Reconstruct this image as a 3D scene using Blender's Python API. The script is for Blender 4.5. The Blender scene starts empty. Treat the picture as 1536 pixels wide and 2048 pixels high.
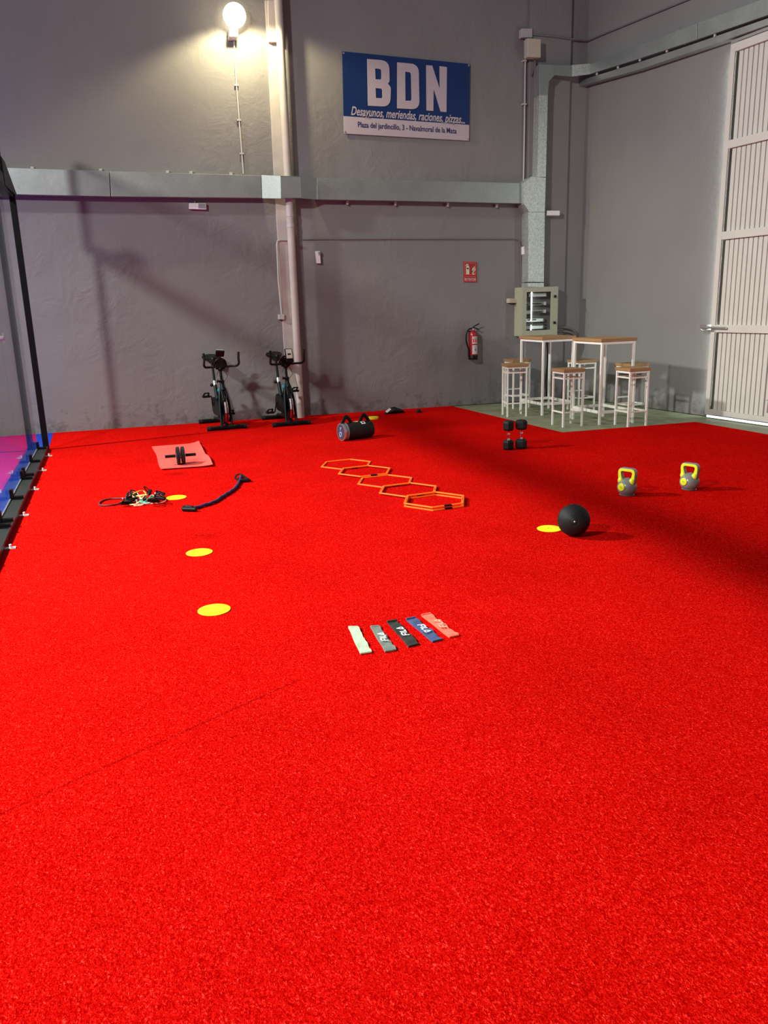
import bpy, bmesh, math, random
from mathutils import Vector, Matrix, noise
random.seed(7)
PI = math.pi
scn = bpy.context.scene
COL = scn.collection

# ---------------------------------------------------------------- camera
YAW, PITCH, ROLL, FPX, CAMH = 0.35564458, 0.25217839, -0.02951023, 1600.0, 1.65
fw = Vector((math.sin(YAW)*math.cos(PITCH), math.cos(YAW)*math.cos(PITCH), -math.sin(PITCH)))
r0 = Vector((math.cos(YAW), -math.sin(YAW), 0)); u0 = r0.cross(fw)
rt = r0*math.cos(ROLL) + u0*math.sin(ROLL)
up = -r0*math.sin(ROLL) + u0*math.cos(ROLL)
CAM = Vector((0, 0, CAMH))
cd = bpy.data.cameras.new('camera'); cam = bpy.data.objects.new('camera', cd); COL.objects.link(cam)
cd.sensor_fit = 'VERTICAL'; cd.sensor_height = 36.0; cd.lens = FPX/2048*36.0
cd.clip_start = 0.05; cd.clip_end = 200
cam.matrix_world = Matrix(((rt.x, up.x, -fw.x, 0), (rt.y, up.y, -fw.y, 0), (rt.z, up.z, -fw.z, CAMH), (0, 0, 0, 1)))
scn.camera = cam
scn.view_settings.view_transform = 'Standard'
scn.view_settings.look = 'None'
scn.view_settings.gamma = 1.0
scn.view_settings.use_curve_mapping = False
scn.view_settings.exposure = 0.0

# ---------------------------------------------------------------- world and lamps
w = bpy.data.worlds.new('world'); scn.world = w; w.use_nodes = True
bg = w.node_tree.nodes['Background']
bg.inputs[0].default_value = (0.84, 0.86, 1.0, 1); bg.inputs[1].default_value = 0.16

def area(name, loc, target, size, power, color, spread=180, sizey=None):
    l = bpy.data.lights.new(name, 'AREA'); l.energy = power; l.color = color; l.size = size
    if sizey: l.shape = 'RECTANGLE'; l.size_y = sizey
    else: l.shape = 'DISK'
    l.spread = math.radians(spread)
    o = bpy.data.objects.new(name, l); COL.objects.link(o); o.location = loc
    o.rotation_euler = (Vector(target)-Vector(loc)).to_track_quat('-Z', 'Y').to_euler()
    return o
# court floodlights of the neighbouring padel court, high on its left side
area('court_floodlight', (-6.4, 1.2, 6.6), (0.2, 5.2, 0), 0.8, 840, (1.0, 0.97, 0.94), 125)
area('court_floodlight', (-6.0, 10.0, 6.6), (0.0, 5.2, 0), 0.55, 1050, (1.0, 0.98, 0.97), 112)
# ---------------------------------------------------------------- helpers
def at(px, py, z=0.0):
    d = rt*((px-768)/FPX) - up*((py-1024)/FPX) + fw
    return CAM + d*((z-CAMH)/d.z)
def on_plane(px, py, p0, n):
    d = rt*((px-768)/FPX) - up*((py-1024)/FPX) + fw
    return CAM + d*((p0-CAM).dot(n)/d.dot(n))
WA, WB, WC = Vector((-0.433, 12.5, 0)), Vector((8.10, 11.96, 0)), Vector((8.35, 7.94, 0))
dB = (WB-WA).normalized(); nB = Vector((dB.y, -dB.x, 0))          # towards the room
dR = (WC-WB).normalized(); nR = Vector((dR.y, -dR.x, 0))
def back(px, py, off=0.0): return on_plane(px, py, WA+nB*off, nB)
def right(px, py, off=0.0): return on_plane(px, py, WB+nR*off, nR)

def tag(o, label=None, cat=None, group=None, kind=None):
    if label: o['label'] = label
    if cat: o['category'] = cat
    if group: o['group'] = group
    if kind: o['kind'] = kind
    return o
def thing(name, loc, label, cat, group=None, rz=0.0):
    o = bpy.data.objects.new(name, None); COL.objects.link(o); o.empty_display_size = 0.1
    o.location = loc; o.rotation_euler = (0, 0, rz)
    return tag(o, label, cat, group)
def copy_tree(o, parent=None):
    c = o.copy(); COL.objects.link(c)
    if parent is not None: c.parent = parent
    for ch in list(o.children): copy_tree(ch, c)
    return c

class MB:
    def __init__(s): s.bm = bmesh.new()
    def box(s, c, size, rot=None, taper=1.0):
        hx, hy, hz = size[0]/2, size[1]/2, size[2]/2
        vs = []
        for z in (-1, 1):
            t = taper if z > 0 else 1.0
            for x, y in ((-1, -1), (1, -1), (1, 1), (-1, 1)):
                v = Vector((x*hx*t, y*hy*t, z*hz))
                if rot is not None: v = rot @ v
                vs.append(s.bm.verts.new(v+Vector(c)))
        for f in ((3, 2, 1, 0), (4, 5, 6, 7), (0, 1, 5, 4), (1, 2, 6, 5), (2, 3, 7, 6), (3, 0, 4, 7)):
            s.bm.faces.new([vs[i] for i in f])
        return s
    def bar(s, a, b, wd, ht, upv=(0, 0, 1)):
        a, b = Vector(a), Vector(b); d = b-a; L = d.length; d.normalize()
        u = Vector(upv); sd = d.cross(u)
        if sd.length < 1e-4: sd = d.cross(Vector((1, 0, 0)))
        sd.normalize(); u = sd.cross(d)
        rot = Matrix((sd, d, u)).transposed()
        return s.box((a+b)/2, (wd, L, ht), rot)
    def prism(s, pts, vec):
        a = [s.bm.verts.new(Vector(p)) for p in pts]; b = [s.bm.verts.new(Vector(p)+Vector(vec)) for p in pts]
        n = len(a)
        s.bm.faces.new(a); s.bm.faces.new(b[::-1])
        for i in range(n): s.bm.faces.new((a[(i+1) % n], a[i], b[i], b[(i+1) % n]))
        return s
    def ring(s, outer, inner, vec):
        n = len(outer); vec = Vector(vec)
        A = [[s.bm.verts.new(Vector(p)+k) for p in L] for L in (outer, inner) for k in (Vector(), vec)]
        o0, o1, i0, i1 = A
        for i in range(n):
            j = (i+1) % n
            s.bm.faces.new((o0[i], o0[j], i0[j], i0[i])); s.bm.faces.new((o1[j], o1[i], i1[i], i1[j]))
            s.bm.faces.new((o0[j], o0[i], o1[i], o1[j])); s.bm.faces.new((i0[i], i0[j], i1[j], i1[i]))
        return s
    def tube(s, pts, r, seg=10, closed=False, rs=None, flat=1.0):
        pts = [Vector(p) for p in pts]; n = len(pts); rings = []
        nrm = None
        for i in range(n):
            if closed: t = pts[(i+1) % n]-pts[i-1]
            else: t = pts[min(i+1, n-1)]-pts[max(i-1, 0)]
            if t.length < 1e-9: t = Vector((0, 0, 1))
            t.normalize()
            if nrm is None:
                nrm = t.cross(Vector((0, 0, 1)))
                if nrm.length < 0.05: nrm = t.cross(Vector((1, 0, 0)))
            nrm = (nrm - t*nrm.dot(t))
            if nrm.length < 1e-6: nrm = t.orthogonal()
            nrm.normalize()
            bn = t.cross(nrm); rr = rs[i] if rs else r
            rings.append([s.bm.verts.new(pts[i] + (nrm*math.cos(2*PI*k/seg) + bn*math.sin(2*PI*k/seg)*flat)*rr) for k in range(seg)])
        m = n if closed else n-1
        for i in range(m):
            a, b = rings[i], rings[(i+1) % n]
            for k in range(seg): s.bm.faces.new((a[k], a[(k+1) % seg], b[(k+1) % seg], b[k]))
        if not closed:
            s.bm.faces.new(rings[0][::-1]); s.bm.faces.new(rings[-1])
        return s
    def cyl(s, a, b, r, seg=20, r2=None):
        return s.tube([a, b], r, seg, rs=[r, r if r2 is None else r2])
    def lathe(s, prof, c=(0, 0, 0), axis=(0, 0, 1), seg=32):
        # prof: list of (radius, height along axis); ends closed when r is 0
        ax = Vector(axis).normalized(); x = ax.orthogonal().normalized(); y = ax.cross(x); c = Vector(c); rings = []
        for r, h in prof:
            if r < 1e-6: rings.append([s.bm.verts.new(c+ax*h)])
            else: rings.append([s.bm.verts.new(c+ax*h+(x*math.cos(2*PI*k/seg)+y*math.sin(2*PI*k/seg))*r) for k in range(seg)])
        for a, b in zip(rings, rings[1:]):
            for k in range(seg):
                j = (k+1) % seg
                if len(a) == 1 and len(b) == 1: continue
                if len(a) == 1: s.bm.faces.new((a[0], b[j], b[k]))
                elif len(b) == 1: s.bm.faces.new((a[k], a[j], b[0]))
                else: s.bm.faces.new((a[k], a[j], b[j], b[k]))
        return s
    def ball(s, c, r, sc=(1, 1, 1), seg=20):
        n = 12
        m = MB(); m.lathe([(math.sin(PI*i/n)*r if 0 < i < n else 0, -math.cos(PI*i/n)*r) for i in range(n+1)], seg=seg)
        off = {}
        for v in m.bm.verts: off[v] = s.bm.verts.new(Vector((v.co.x*sc[0], v.co.y*sc[1], v.co.z*sc[2]))+Vector(c))
        for f in m.bm.faces: s.bm.faces.new([off[v] for v in f.verts])
        m.bm.free(); return s
    def build(s, name, mat, parent=None, smooth=False, bevel=0, world=False, loc=None, sub=0):
        bm = s.bm
        if world and parent is not None:
            root = parent; off = Vector(parent.location)
            while root.parent: root = root.parent; off += root.location
            for v in bm.verts: v.co -= off
        if loc is not None:
            for v in bm.verts: v.co -= Vector(loc)
        bmesh.ops.recalc_face_normals(bm, faces=bm.faces)
        me = bpy.data.meshes.new(name); bm.to_mesh(me); bm.free()
        me.materials.append(mat)
        if smooth:
            for p in me.polygons: p.use_smooth = True
            try: me.set_sharp_from_angle(angle=math.radians(42))
            except Exception: pass
        o = bpy.data.objects.new(name, me); COL.objects.link(o)
        if loc is not None: o.location = loc
        if parent is not None: o.parent = parent
        if bevel:
            b = o.modifiers.new('bevel', 'BEVEL'); b.width = bevel; b.segments = 2; b.limit_method = 'ANGLE'; b.angle_limit = math.radians(35)
        if sub:
            b = o.modifiers.new('subsurf', 'SUBSURF'); b.levels = sub; b.render_levels = sub
        return o

def arc(c, r, a0, a1, n, ax='xz'):
    o = []
    for i in range(n+1):
        a = a0+(a1-a0)*i/n; p = Vector(c)
        u, v = r*math.cos(a), r*math.sin(a)
        if ax == 'xz': p += Vector((u, 0, v))
        elif ax == 'xy': p += Vector((u, v, 0))
        else: p += Vector((0, u, v))
        o.append(p)
    return o
def spline(pts, n=8, closed=False):
    P = [Vector(p) for p in pts]; m = len(P); out = []
    rng = range(m) if closed else range(m-1)
    for i in rng:
        if closed: a, b, c, d = P[i-1], P[i], P[(i+1) % m], P[(i+2) % m]
        else: a, b, c, d = P[max(i-1, 0)], P[i], P[i+1], P[min(i+2, m-1)]
        for k in range(n):
            t = k/n
            out.append(0.5*((2*b)+(-a+c)*t+(2*a-5*b+4*c-d)*t*t+(-a+3*b-3*c+d)*t**3))
    if not closed: out.append(P[-1])
    return out

# ---------------------------------------------------------------- materials
def newmat(name):
    m = bpy.data.materials.new(name); m.use_nodes = True; nt = m.node_tree
    return m, nt, nt.nodes, nt.links, nt.nodes['Principled BSDF']
def mat(name, c, rough=0.5, metal=0.0, var=0.06, vscale=30, bump=0.0, bscale=60, spec=0.5, emit=None, es=0):
    m, nt, N, L, P = newmat(name)
    tc = N.new('ShaderNodeTexCoord'); nz = N.new('ShaderNodeTexNoise'); nz.inputs['Scale'].default_value = vscale
    nz.inputs['Detail'].default_value = 4
    L.new(tc.outputs['Object'], nz.inputs['Vector'])
    rp = N.new('ShaderNodeValToRGB'); rp.color_ramp.elements[0].position = 0.3; rp.color_ramp.elements[1].position = 0.7
    rp.color_ramp.elements[0].color = (*[x*(1-var) for x in c], 1); rp.color_ramp.elements[1].color = (*[min(1, x*(1+var)) for x in c], 1)
    L.new(nz.outputs['Fac'], rp.inputs['Fac']); L.new(rp.outputs['Color'], P.inputs['Base Color'])
    P.inputs['Roughness'].default_value = rough; P.inputs['Metallic'].default_value = metal
    P.inputs['Specular IOR Level'].default_value = spec
    if bump:
        n2 = N.new('ShaderNodeTexNoise'); n2.inputs['Scale'].default_value = bscale; n2.inputs['Detail'].default_value = 6
        L.new(tc.outputs['Object'], n2.inputs['Vector'])
        b = N.new('ShaderNodeBump'); b.inputs['Strength'].default_value = bump; b.inputs['Distance'].default_value = 0.01
        L.new(n2.outputs['Fac'], b.inputs['Height']); L.new(b.outputs['Normal'], P.inputs['Normal'])
    if emit:
        P.inputs['Emission Color'].default_value = (*emit, 1); P.inputs['Emission Strength'].default_value = es
    return m

def carpet_mat():
    m, nt, N, L, P = newmat('red_artificial_turf')
    tc = N.new('ShaderNodeTexCoord')
    mp = N.new('ShaderNodeMapping'); mp.inputs['Rotation'].default_value = (0, 0, 0.5); mp.inputs['Scale'].default_value = (1, 0.55, 1)
    L.new(tc.outputs['Object'], mp.inputs['Vector'])
    n1 = N.new('ShaderNodeTexNoise'); n1.inputs['Scale'].default_value = 210; n1.inputs['Detail'].default_value = 3; n1.inputs['Distortion'].default_value = 1.2
    L.new(mp.outputs['Vector'], n1.inputs['Vector'])
    rp = N.new('ShaderNodeValToRGB'); e = rp.color_ramp.elements
    e[0].position = 0.37; e[0].color = (0.30, 0.0, 0.0, 1)
    e[1].position = 0.60; e[1].color = (0.68, 0.0055, 0.0035, 1)
    x = e.new(0.74); x.color = (0.90, 0.07, 0.05, 1)
    L.new(n1.outputs['Fac'], rp.inputs['Fac'])
    n2 = N.new('ShaderNodeTexNoise'); n2.inputs['Scale'].default_value = 1.3; n2.inputs['Detail'].default_value = 5
    L.new(tc.outputs['Object'], n2.inputs['Vector'])
    mr = N.new('ShaderNodeMapRange'); mr.inputs['From Min'].default_value = 0.3; mr.inputs['From Max'].default_value = 0.7
    mr.inputs['To Min'].default_value = 0.88; mr.inputs['To Max'].default_value = 1.06
    L.new(n2.outputs['Fac'], mr.inputs['Value'])
    mx = N.new('ShaderNodeVectorMath'); mx.operation = 'SCALE'
    L.new(rp.outputs['Color'], mx.inputs[0]); L.new(mr.outputs['Result'], mx.inputs['Scale'])
    # straight dark lines: seams between turf rolls, plus shadow lines painted in
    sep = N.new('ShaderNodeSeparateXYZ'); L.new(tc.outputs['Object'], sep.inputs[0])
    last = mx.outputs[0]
    for (ax, ay, bx, by) in SEAM_SHADOW_LINES:
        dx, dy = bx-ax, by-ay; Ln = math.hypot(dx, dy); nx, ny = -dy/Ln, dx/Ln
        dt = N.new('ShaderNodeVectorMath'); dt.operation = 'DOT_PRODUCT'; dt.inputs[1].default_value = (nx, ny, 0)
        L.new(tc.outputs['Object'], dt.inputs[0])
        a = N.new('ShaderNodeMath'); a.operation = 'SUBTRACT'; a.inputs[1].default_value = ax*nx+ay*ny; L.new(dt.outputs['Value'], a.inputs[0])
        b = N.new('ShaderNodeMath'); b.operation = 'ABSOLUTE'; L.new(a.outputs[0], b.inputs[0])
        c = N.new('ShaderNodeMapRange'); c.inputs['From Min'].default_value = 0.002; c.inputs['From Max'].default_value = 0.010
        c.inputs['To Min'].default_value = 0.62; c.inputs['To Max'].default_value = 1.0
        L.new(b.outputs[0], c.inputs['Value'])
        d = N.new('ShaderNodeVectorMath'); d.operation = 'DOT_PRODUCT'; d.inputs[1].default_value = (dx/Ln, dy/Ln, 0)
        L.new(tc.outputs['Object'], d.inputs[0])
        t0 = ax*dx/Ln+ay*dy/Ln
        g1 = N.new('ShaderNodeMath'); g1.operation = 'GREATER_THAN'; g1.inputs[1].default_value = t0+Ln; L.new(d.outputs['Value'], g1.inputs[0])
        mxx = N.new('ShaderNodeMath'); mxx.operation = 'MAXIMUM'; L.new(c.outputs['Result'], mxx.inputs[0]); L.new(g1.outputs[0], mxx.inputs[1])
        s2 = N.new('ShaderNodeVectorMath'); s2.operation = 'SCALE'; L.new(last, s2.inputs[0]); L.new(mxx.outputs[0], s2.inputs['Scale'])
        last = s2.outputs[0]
    L.new(last, P.inputs['Base Color'])
    P.inputs['Roughness'].default_value = 0.85; P.inputs['Specular IOR Level'].default_value = 0.0
    b = N.new('ShaderNodeBump'); b.inputs['Strength'].default_value = 0.55; b.inputs['Distance'].default_value = 0.006
    L.new(n1.outputs['Fac'], b.inputs['Height'])
    n3 = N.new('ShaderNodeTexNoise'); n3.inputs['Scale'].default_value = 2.2; L.new(tc.outputs['Object'], n3.inputs['Vector'])
    b2 = N.new('ShaderNodeBump'); b2.inputs['Strength'].default_value = 0.25; b2.inputs['Distance'].default_value = 0.05
    L.new(n3.outputs['Fac'], b2.inputs['Height']); L.new(b2.outputs['Normal'], b.inputs['Normal'])
    L.new(b.outputs['Normal'], P.inputs['Normal'])
    return m
SEAM_SHADOW_LINES = [(-0.6, 2.64, 0.789, 3.295), (-0.6, 4.88, 0.1, 5.66), (-0.6, 6.72, -0.02, 6.16), (-0.55, 8.915, 0.45, 8.36), (-0.44, 11.04, 2.6, 11.06)]  # first and last entries paint soft floor shadows, the others are seams

def wall_mat(name, c, rough_amt, grime=True, band=None):
    m, nt, N, L, P = newmat(name)
    tc = N.new('ShaderNodeTexCoord')
    n1 = N.new('ShaderNodeTexNoise'); n1.inputs['Scale'].default_value = 0.9; n1.inputs['Detail'].default_value = 8
    L.new(tc.outputs['Object'], n1.inputs['Vector'])
    rp = N.new('ShaderNodeValToRGB'); e = rp.color_ramp.elements
    e[0].position = 0.3; e[0].color = (*[x*0.93 for x in c], 1); e[1].position = 0.7; e[1].color = (*[x*1.04 for x in c], 1)
    L.new(n1.outputs['Fac'], rp.inputs['Fac'])
    last = rp.outputs['Color']
    if grime:   # dirt splashed up the foot of the wall, patchy
        sp = N.new('ShaderNodeSeparateXYZ'); L.new(tc.outputs['Object'], sp.inputs[0])
        n2 = N.new('ShaderNodeTexNoise'); n2.inputs['Scale'].default_value = 5; n2.inputs['Detail'].default_value = 9; n2.inputs['Roughness'].default_value = 0.7
        L.new(tc.outputs['Object'], n2.inputs['Vector'])
        mz = N.new('ShaderNodeMapRange'); mz.inputs['From Min'].default_value = 0.0; mz.inputs['From Max'].default_value = 0.75
        mz.inputs['To Min'].default_value = 0.44; mz.inputs['To Max'].default_value = 0.80
        L.new(sp.outputs['Z'], mz.inputs['Value'])
        gt = N.new('ShaderNodeMath'); gt.operation = 'SUBTRACT'; L.new(n2.outputs['Fac'], gt.inputs[0]); L.new(mz.outputs['Result'], gt.inputs[1])
        mr = N.new('ShaderNodeMapRange'); mr.inputs['From Min'].default_value = 0.0; mr.inputs['From Max'].default_value = 0.08
        mr.inputs['To Min'].default_value = 0; mr.inputs['To Max'].default_value = 0.55
        L.new(gt.outputs[0], mr.inputs['Value'])
        mx = N.new('ShaderNodeMix'); mx.data_type = 'RGBA'; L.new(mr.outputs['Result'], mx.inputs[0]); L.new(last, mx.inputs[6])
        mx.inputs[7].default_value = (c[0]*0.45, c[1]*0.47, c[2]*0.38, 1); last = mx.outputs[2]
    L.new(last, P.inputs['Base Color'])
    P.inputs['Roughness'].default_value = 0.75; P.inputs['Specular IOR Level'].default_value = 0.25
    n3 = N.new('ShaderNodeTexNoise'); n3.inputs['Scale'].default_value = 3.2; n3.inputs['Detail'].default_value = 10; n3.inputs['Roughness'].default_value = 0.62; n3.inputs['Distortion'].default_value = 0.6
    L.new(tc.outputs['Object'], n3.inputs['Vector'])
    n4 = N.new('ShaderNodeTexNoise'); n4.inputs['Scale'].default_value = 0.55; n4.inputs['Detail'].default_value = 2; L.new(tc.outputs['Object'], n4.inputs['Vector'])
    mk = N.new('ShaderNodeMapRange'); mk.inputs['From Min'].default_value = 0.42; mk.inputs['From Max'].default_value = 0.62
    mk.inputs['To Min'].default_value = 0.35; mk.inputs['To Max'].default_value = 1.6; L.new(n4.outputs['Fac'], mk.inputs['Value'])
    hm = N.new('ShaderNodeMath'); hm.operation = 'MULTIPLY'; L.new(n3.outputs['Fac'], hm.inputs[0]); L.new(mk.outputs['Result'], hm.inputs[1])
    b = N.new('ShaderNodeBump'); b.inputs['Strength'].default_value = rough_amt; b.inputs['Distance'].default_value = 0.05
    L.new(hm.outputs[0], b.inputs['Height']); L.new(b.outputs['Normal'], P.inputs['Normal'])
    return m

def galv_mat(name, c, rough, spangle=0.12, metal=0.9):
    m, nt, N, L, P = newmat(name)
    tc = N.new('ShaderNodeTexCoord')
    v = N.new('ShaderNodeTexVoronoi'); v.inputs['Scale'].default_value = 55; L.new(tc.outputs['Object'], v.inputs['Vector'])
    n = N.new('ShaderNodeTexNoise'); n.inputs['Scale'].default_value = 2.5; n.inputs['Detail'].default_value = 5; L.new(tc.outputs['Object'], n.inputs['Vector'])
    bw = N.new('ShaderNodeRGBToBW'); L.new(v.outputs['Color'], bw.inputs[0])
    ad = N.new('ShaderNodeMath'); ad.operation = 'MULTIPLY_ADD'; ad.inputs[1].default_value = spangle; ad.inputs[2].default_value = 1-spangle
    L.new(bw.outputs[0], ad.inputs[0])
    a2 = N.new('ShaderNodeMath'); a2.operation = 'MULTIPLY_ADD'; a2.inputs[1].default_value = 0.35; a2.inputs[2].default_value = 0.82
    L.new(n.outputs['Fac'], a2.inputs[0])
    mu = N.new('ShaderNodeMath'); mu.operation = 'MULTIPLY'; L.new(ad.outputs[0], mu.inputs[0]); L.new(a2.outputs[0], mu.inputs[1])
    sc = N.new('ShaderNodeVectorMath'); sc.operation = 'SCALE'; sc.inputs[0].default_value = c; L.new(mu.outputs[0], sc.inputs['Scale'])
    L.new(sc.outputs[0], P.inputs['Base Color'])
    P.inputs['Metallic'].default_value = metal
    r = N.new('ShaderNodeMath'); r.operation = 'MULTIPLY_ADD'; r.inputs[1].default_value = 0.2; r.inputs[2].default_value = rough-0.1
    L.new(n.outputs['Fac'], r.inputs[0]); L.new(r.outputs[0], P.inputs['Roughness'])
    b = N.new('ShaderNodeBump'); b.inputs['Strength'].default_value = 0.12; b.inputs['Distance'].default_value = 0.03
    L.new(n.outputs['Fac'], b.inputs['Height']); L.new(b.outputs['Normal'], P.inputs['Normal'])
    return m

def glass_mat():
    m, nt, N, L, P = newmat('court_glass'); N.remove(P)
    out = N['Material Output']
    tr = N.new('ShaderNodeBsdfTransparent'); tr.inputs[0].default_value = (0.95, 0.98, 0.97, 1)
    gl = N.new('ShaderNodeBsdfGlossy'); gl.inputs['Roughness'].default_value = 0.01
    lw = N.new('ShaderNodeLayerWeight'); lw.inputs['Blend'].default_value = 0.5
    pw = N.new('ShaderNodeMath'); pw.operation = 'POWER'; pw.inputs[1].default_value = 5; L.new(lw.outputs['Facing'], pw.inputs[0])
    fr = N.new('ShaderNodeMath'); fr.operation = 'MULTIPLY_ADD'; fr.inputs[1].default_value = 0.95; fr.inputs[2].default_value = 0.04; L.new(pw.outputs[0], fr.inputs[0])
    mx = N.new('ShaderNodeMixShader'); L.new(fr.outputs[0], mx.inputs[0]); L.new(tr.outputs[0], mx.inputs[1]); L.new(gl.outputs[0], mx.inputs[2])
    nz = N.new('ShaderNodeTexNoise'); nz.inputs['Scale'].default_value = 0.4
    L.new(mx.outputs[0], out.inputs[0])
    return m

def wood_mat():
    m, nt, N, L, P = newmat('oak_melamine')
    tc = N.new('ShaderNodeTexCoord'); mp = N.new('ShaderNodeMapping'); mp.inputs['Scale'].default_value = (3, 40, 40)
    L.new(tc.outputs['Object'], mp.inputs['Vector'])
    n = N.new('ShaderNodeTexNoise'); n.inputs['Scale'].default_value = 3; n.inputs['Detail'].default_value = 6; L.new(mp.outputs[0], n.inputs['Vector'])
    rp = N.new('ShaderNodeValToRGB'); e = rp.color_ramp.elements
    e[0].position = 0.3; e[0].color = (0.26, 0.145, 0.055, 1); e[1].position = 0.7; e[1].color = (0.36, 0.215, 0.09, 1)
    L.new(n.outputs['Fac'], rp.inputs['Fac']); L.new(rp.outputs[0], P.inputs['Base Color']); P.inputs['Roughness'].default_value = 0.5
    return m

M = {}
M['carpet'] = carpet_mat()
M['wall'] = wall_mat('grey_painted_render', (0.185, 0.178, 0.178), 0.35)
M['wall_right'] = wall_mat('grey_painted_block_wall', (0.190, 0.190, 0.180), 0.12)
M['column'] = mat('cream_painted_column', (0.42, 0.38, 0.345), 0.7, var=0.08, vscale=6, bump=0.2, bscale=14)
M['concrete'] = mat('greenish_concrete_floor', (0.20, 0.225, 0.135), 0.55, var=0.22, vscale=3.5, bump=0.1, bscale=30)
M['blue_turf'] = mat('blue_court_turf', (0.012, 0.045, 0.36), 0.9, var=0.15, vscale=120, bump=0.3, bscale=200, spec=0.1)
M['duct'] = galv_mat('galvanised_duct', (0.29, 0.325, 0.31), 0.44, 0.12, 0.6)
M['duct_bright'] = galv_mat('galvanised_duct_lit', (0.52, 0.57, 0.53), 0.45, 0.4, 0.55)  # same metal as the other ducts, painted lighter for the light on it
M['track'] = galv_mat('galvanised_track', (0.34, 0.36, 0.35), 0.40, 0.1, 0.7)
M['pvc'] = mat('grey_white_pvc', (0.40, 0.385, 0.375), 0.45, var=0.04)
M['pvc_dark'] = mat('grey_cable', (0.15, 0.135, 0.14), 0.5)
M['cream_plastic'] = mat('cream_plastic', (0.42, 0.38, 0.30), 0.5, var=0.03)
M['white_plastic'] = mat('white_plastic', (0.70, 0.68, 0.67), 0.35, var=0.02)
M['cabinet'] = mat('cabinet_enamel', (0.31, 0.32, 0.225), 0.45, var=0.03)
M['door'] = mat('cream_door_enamel', (0.52, 0.51, 0.45), 0.45, var=0.03, vscale=4)
M['white_steel'] = mat('white_powder_coat', (0.78, 0.79, 0.72), 0.4, var=0.02)
M['wood'] = wood_mat()
M['black_steel'] = mat('black_powder_coat', (0.004, 0.004, 0.005), 0.4, var=0.1, spec=0.15)
M['rail_steel'] = mat('dark_grey_green_steel', (0.018, 0.022, 0.020), 0.42, metal=0.2, var=0.15, vscale=6)
M['black_plastic'] = mat('black_plastic', (0.004, 0.004, 0.0045), 0.42, var=0.1, spec=0.2)
M['rubber'] = mat('black_rubber', (0.008, 0.009, 0.009), 0.55, var=0.15, spec=0.25)
M['chrome'] = mat('chrome', (0.85, 0.85, 0.85), 0.15, metal=1.0, var=0.02)
M['steel'] = mat('brushed_steel', (0.6, 0.6, 0.6), 0.3, metal=0.9, var=0.05)
M['teal'] = mat('teal_enamel', (0.01, 0.22, 0.24), 0.25, var=0.1)
M['frame_dark'] = mat('dark_teal_frame_enamel', (0.003, 0.009, 0.010), 0.4, var=0.1, spec=0.2)
M['screen_face'] = mat('pale_grey_console_face', (0.62, 0.64, 0.56), 0.4)
M['red_sticker'] = mat('red_sticker', (0.55, 0.01, 0.015), 0.4)
M['grey_sticker'] = mat('silver_sticker', (0.55, 0.55, 0.55), 0.35)
M['red_enamel'] = mat('extinguisher_red', (0.28, 0.005, 0.008), 0.3, var=0.04)
M['sign_red'] = mat('sign_red', (0.26, 0.008, 0.012), 0.5)
M['sign_cream'] = mat('sign_photoluminescent_cream', (0.50, 0.48, 0.34), 0.6)
M['label_white'] = mat('label_white', (0.55, 0.53, 0.52), 0.5)
M['banner_blue'] = mat('banner_blue_vinyl', (0.002, 0.020, 0.10), 0.42, var=0.05, vscale=2, bump=0.15, bscale=3)
M['banner_white'] = mat('banner_white_vinyl', (0.40, 0.35, 0.375), 0.5, var=0.02)
M['banner_navy'] = mat('banner_navy_ink', (0.01, 0.015, 0.09), 0.5)
M['yellow'] = mat('yellow_rubber', (0.80, 0.74, 0.004), 0.5, var=0.05, vscale=12)
M['yellow_mark'] = mat('faded_print', (0.30, 0.28, 0.02), 0.6)
M['kb_grey'] = mat('grey_vinyl', (0.19, 0.20, 0.19), 0.28, var=0.05)
M['kb_yellow'] = mat('lime_yellow_vinyl', (0.66, 0.76, 0.02), 0.35, var=0.04)
M['orange'] = mat('orange_plastic', (0.95, 0.15, 0.006), 0.4, var=0.04)
M['mat_pink'] = mat('pink_foam', (0.80, 0.095, 0.075), 0.8, var=0.05, vscale=8, bump=0.15, bscale=60, spec=0.2)
M['purple'] = mat('dark_purple_fabric_tube', (0.018, 0.005, 0.065), 0.8, var=0.5, vscale=90)
M['band_mint'] = mat('mint_elastic', (0.42, 0.52, 0.36), 0.7, var=0.08, bump=0.2, bscale=90)
M['band_grey'] = mat('grey_elastic', (0.15, 0.18, 0.15), 0.7, var=0.12, bump=0.2, bscale=90)
M['band_black'] = mat('black_elastic', (0.018, 0.022, 0.016), 0.7, var=0.15, bump=0.2, bscale=90)
M['band_blue'] = mat('denim_blue_elastic', (0.045, 0.075, 0.17), 0.7, var=0.2, bump=0.2, bscale=90)
M['band_coral'] = mat('coral_elastic', (0.88, 0.15, 0.09), 0.7, var=0.08, bump=0.2, bscale=90)
M['band_print'] = mat('white_print', (0.75, 0.78, 0.74), 0.6)
M['band_print_pale'] = mat('pale_peach_print', (0.92, 0.42, 0.30), 0.6)
M['t_orange'] = mat('orange_latex', (0.85, 0.35, 0.05), 0.35)
M['t_green'] = mat('green_latex', (0.10, 0.45, 0.30), 0.35)
M['t_yellow'] = mat('cream_yellow_latex', (0.80, 0.68, 0.25), 0.35)
M['t_red'] = mat('dark_red_latex', (0.09, 0.005, 0.006), 0.55)
M['t_pale'] = mat('pale_pink_latex', (0.8, 0.45, 0.36), 0.35)
M['plinth_blue'] = mat('blue_disc_print', (0.02, 0.10, 0.35), 0.4)
M['disc_dark'] = mat('dark_grey_disc', (0.04, 0.045, 0.07), 0.4)
M['glass'] = glass_mat()
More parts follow.
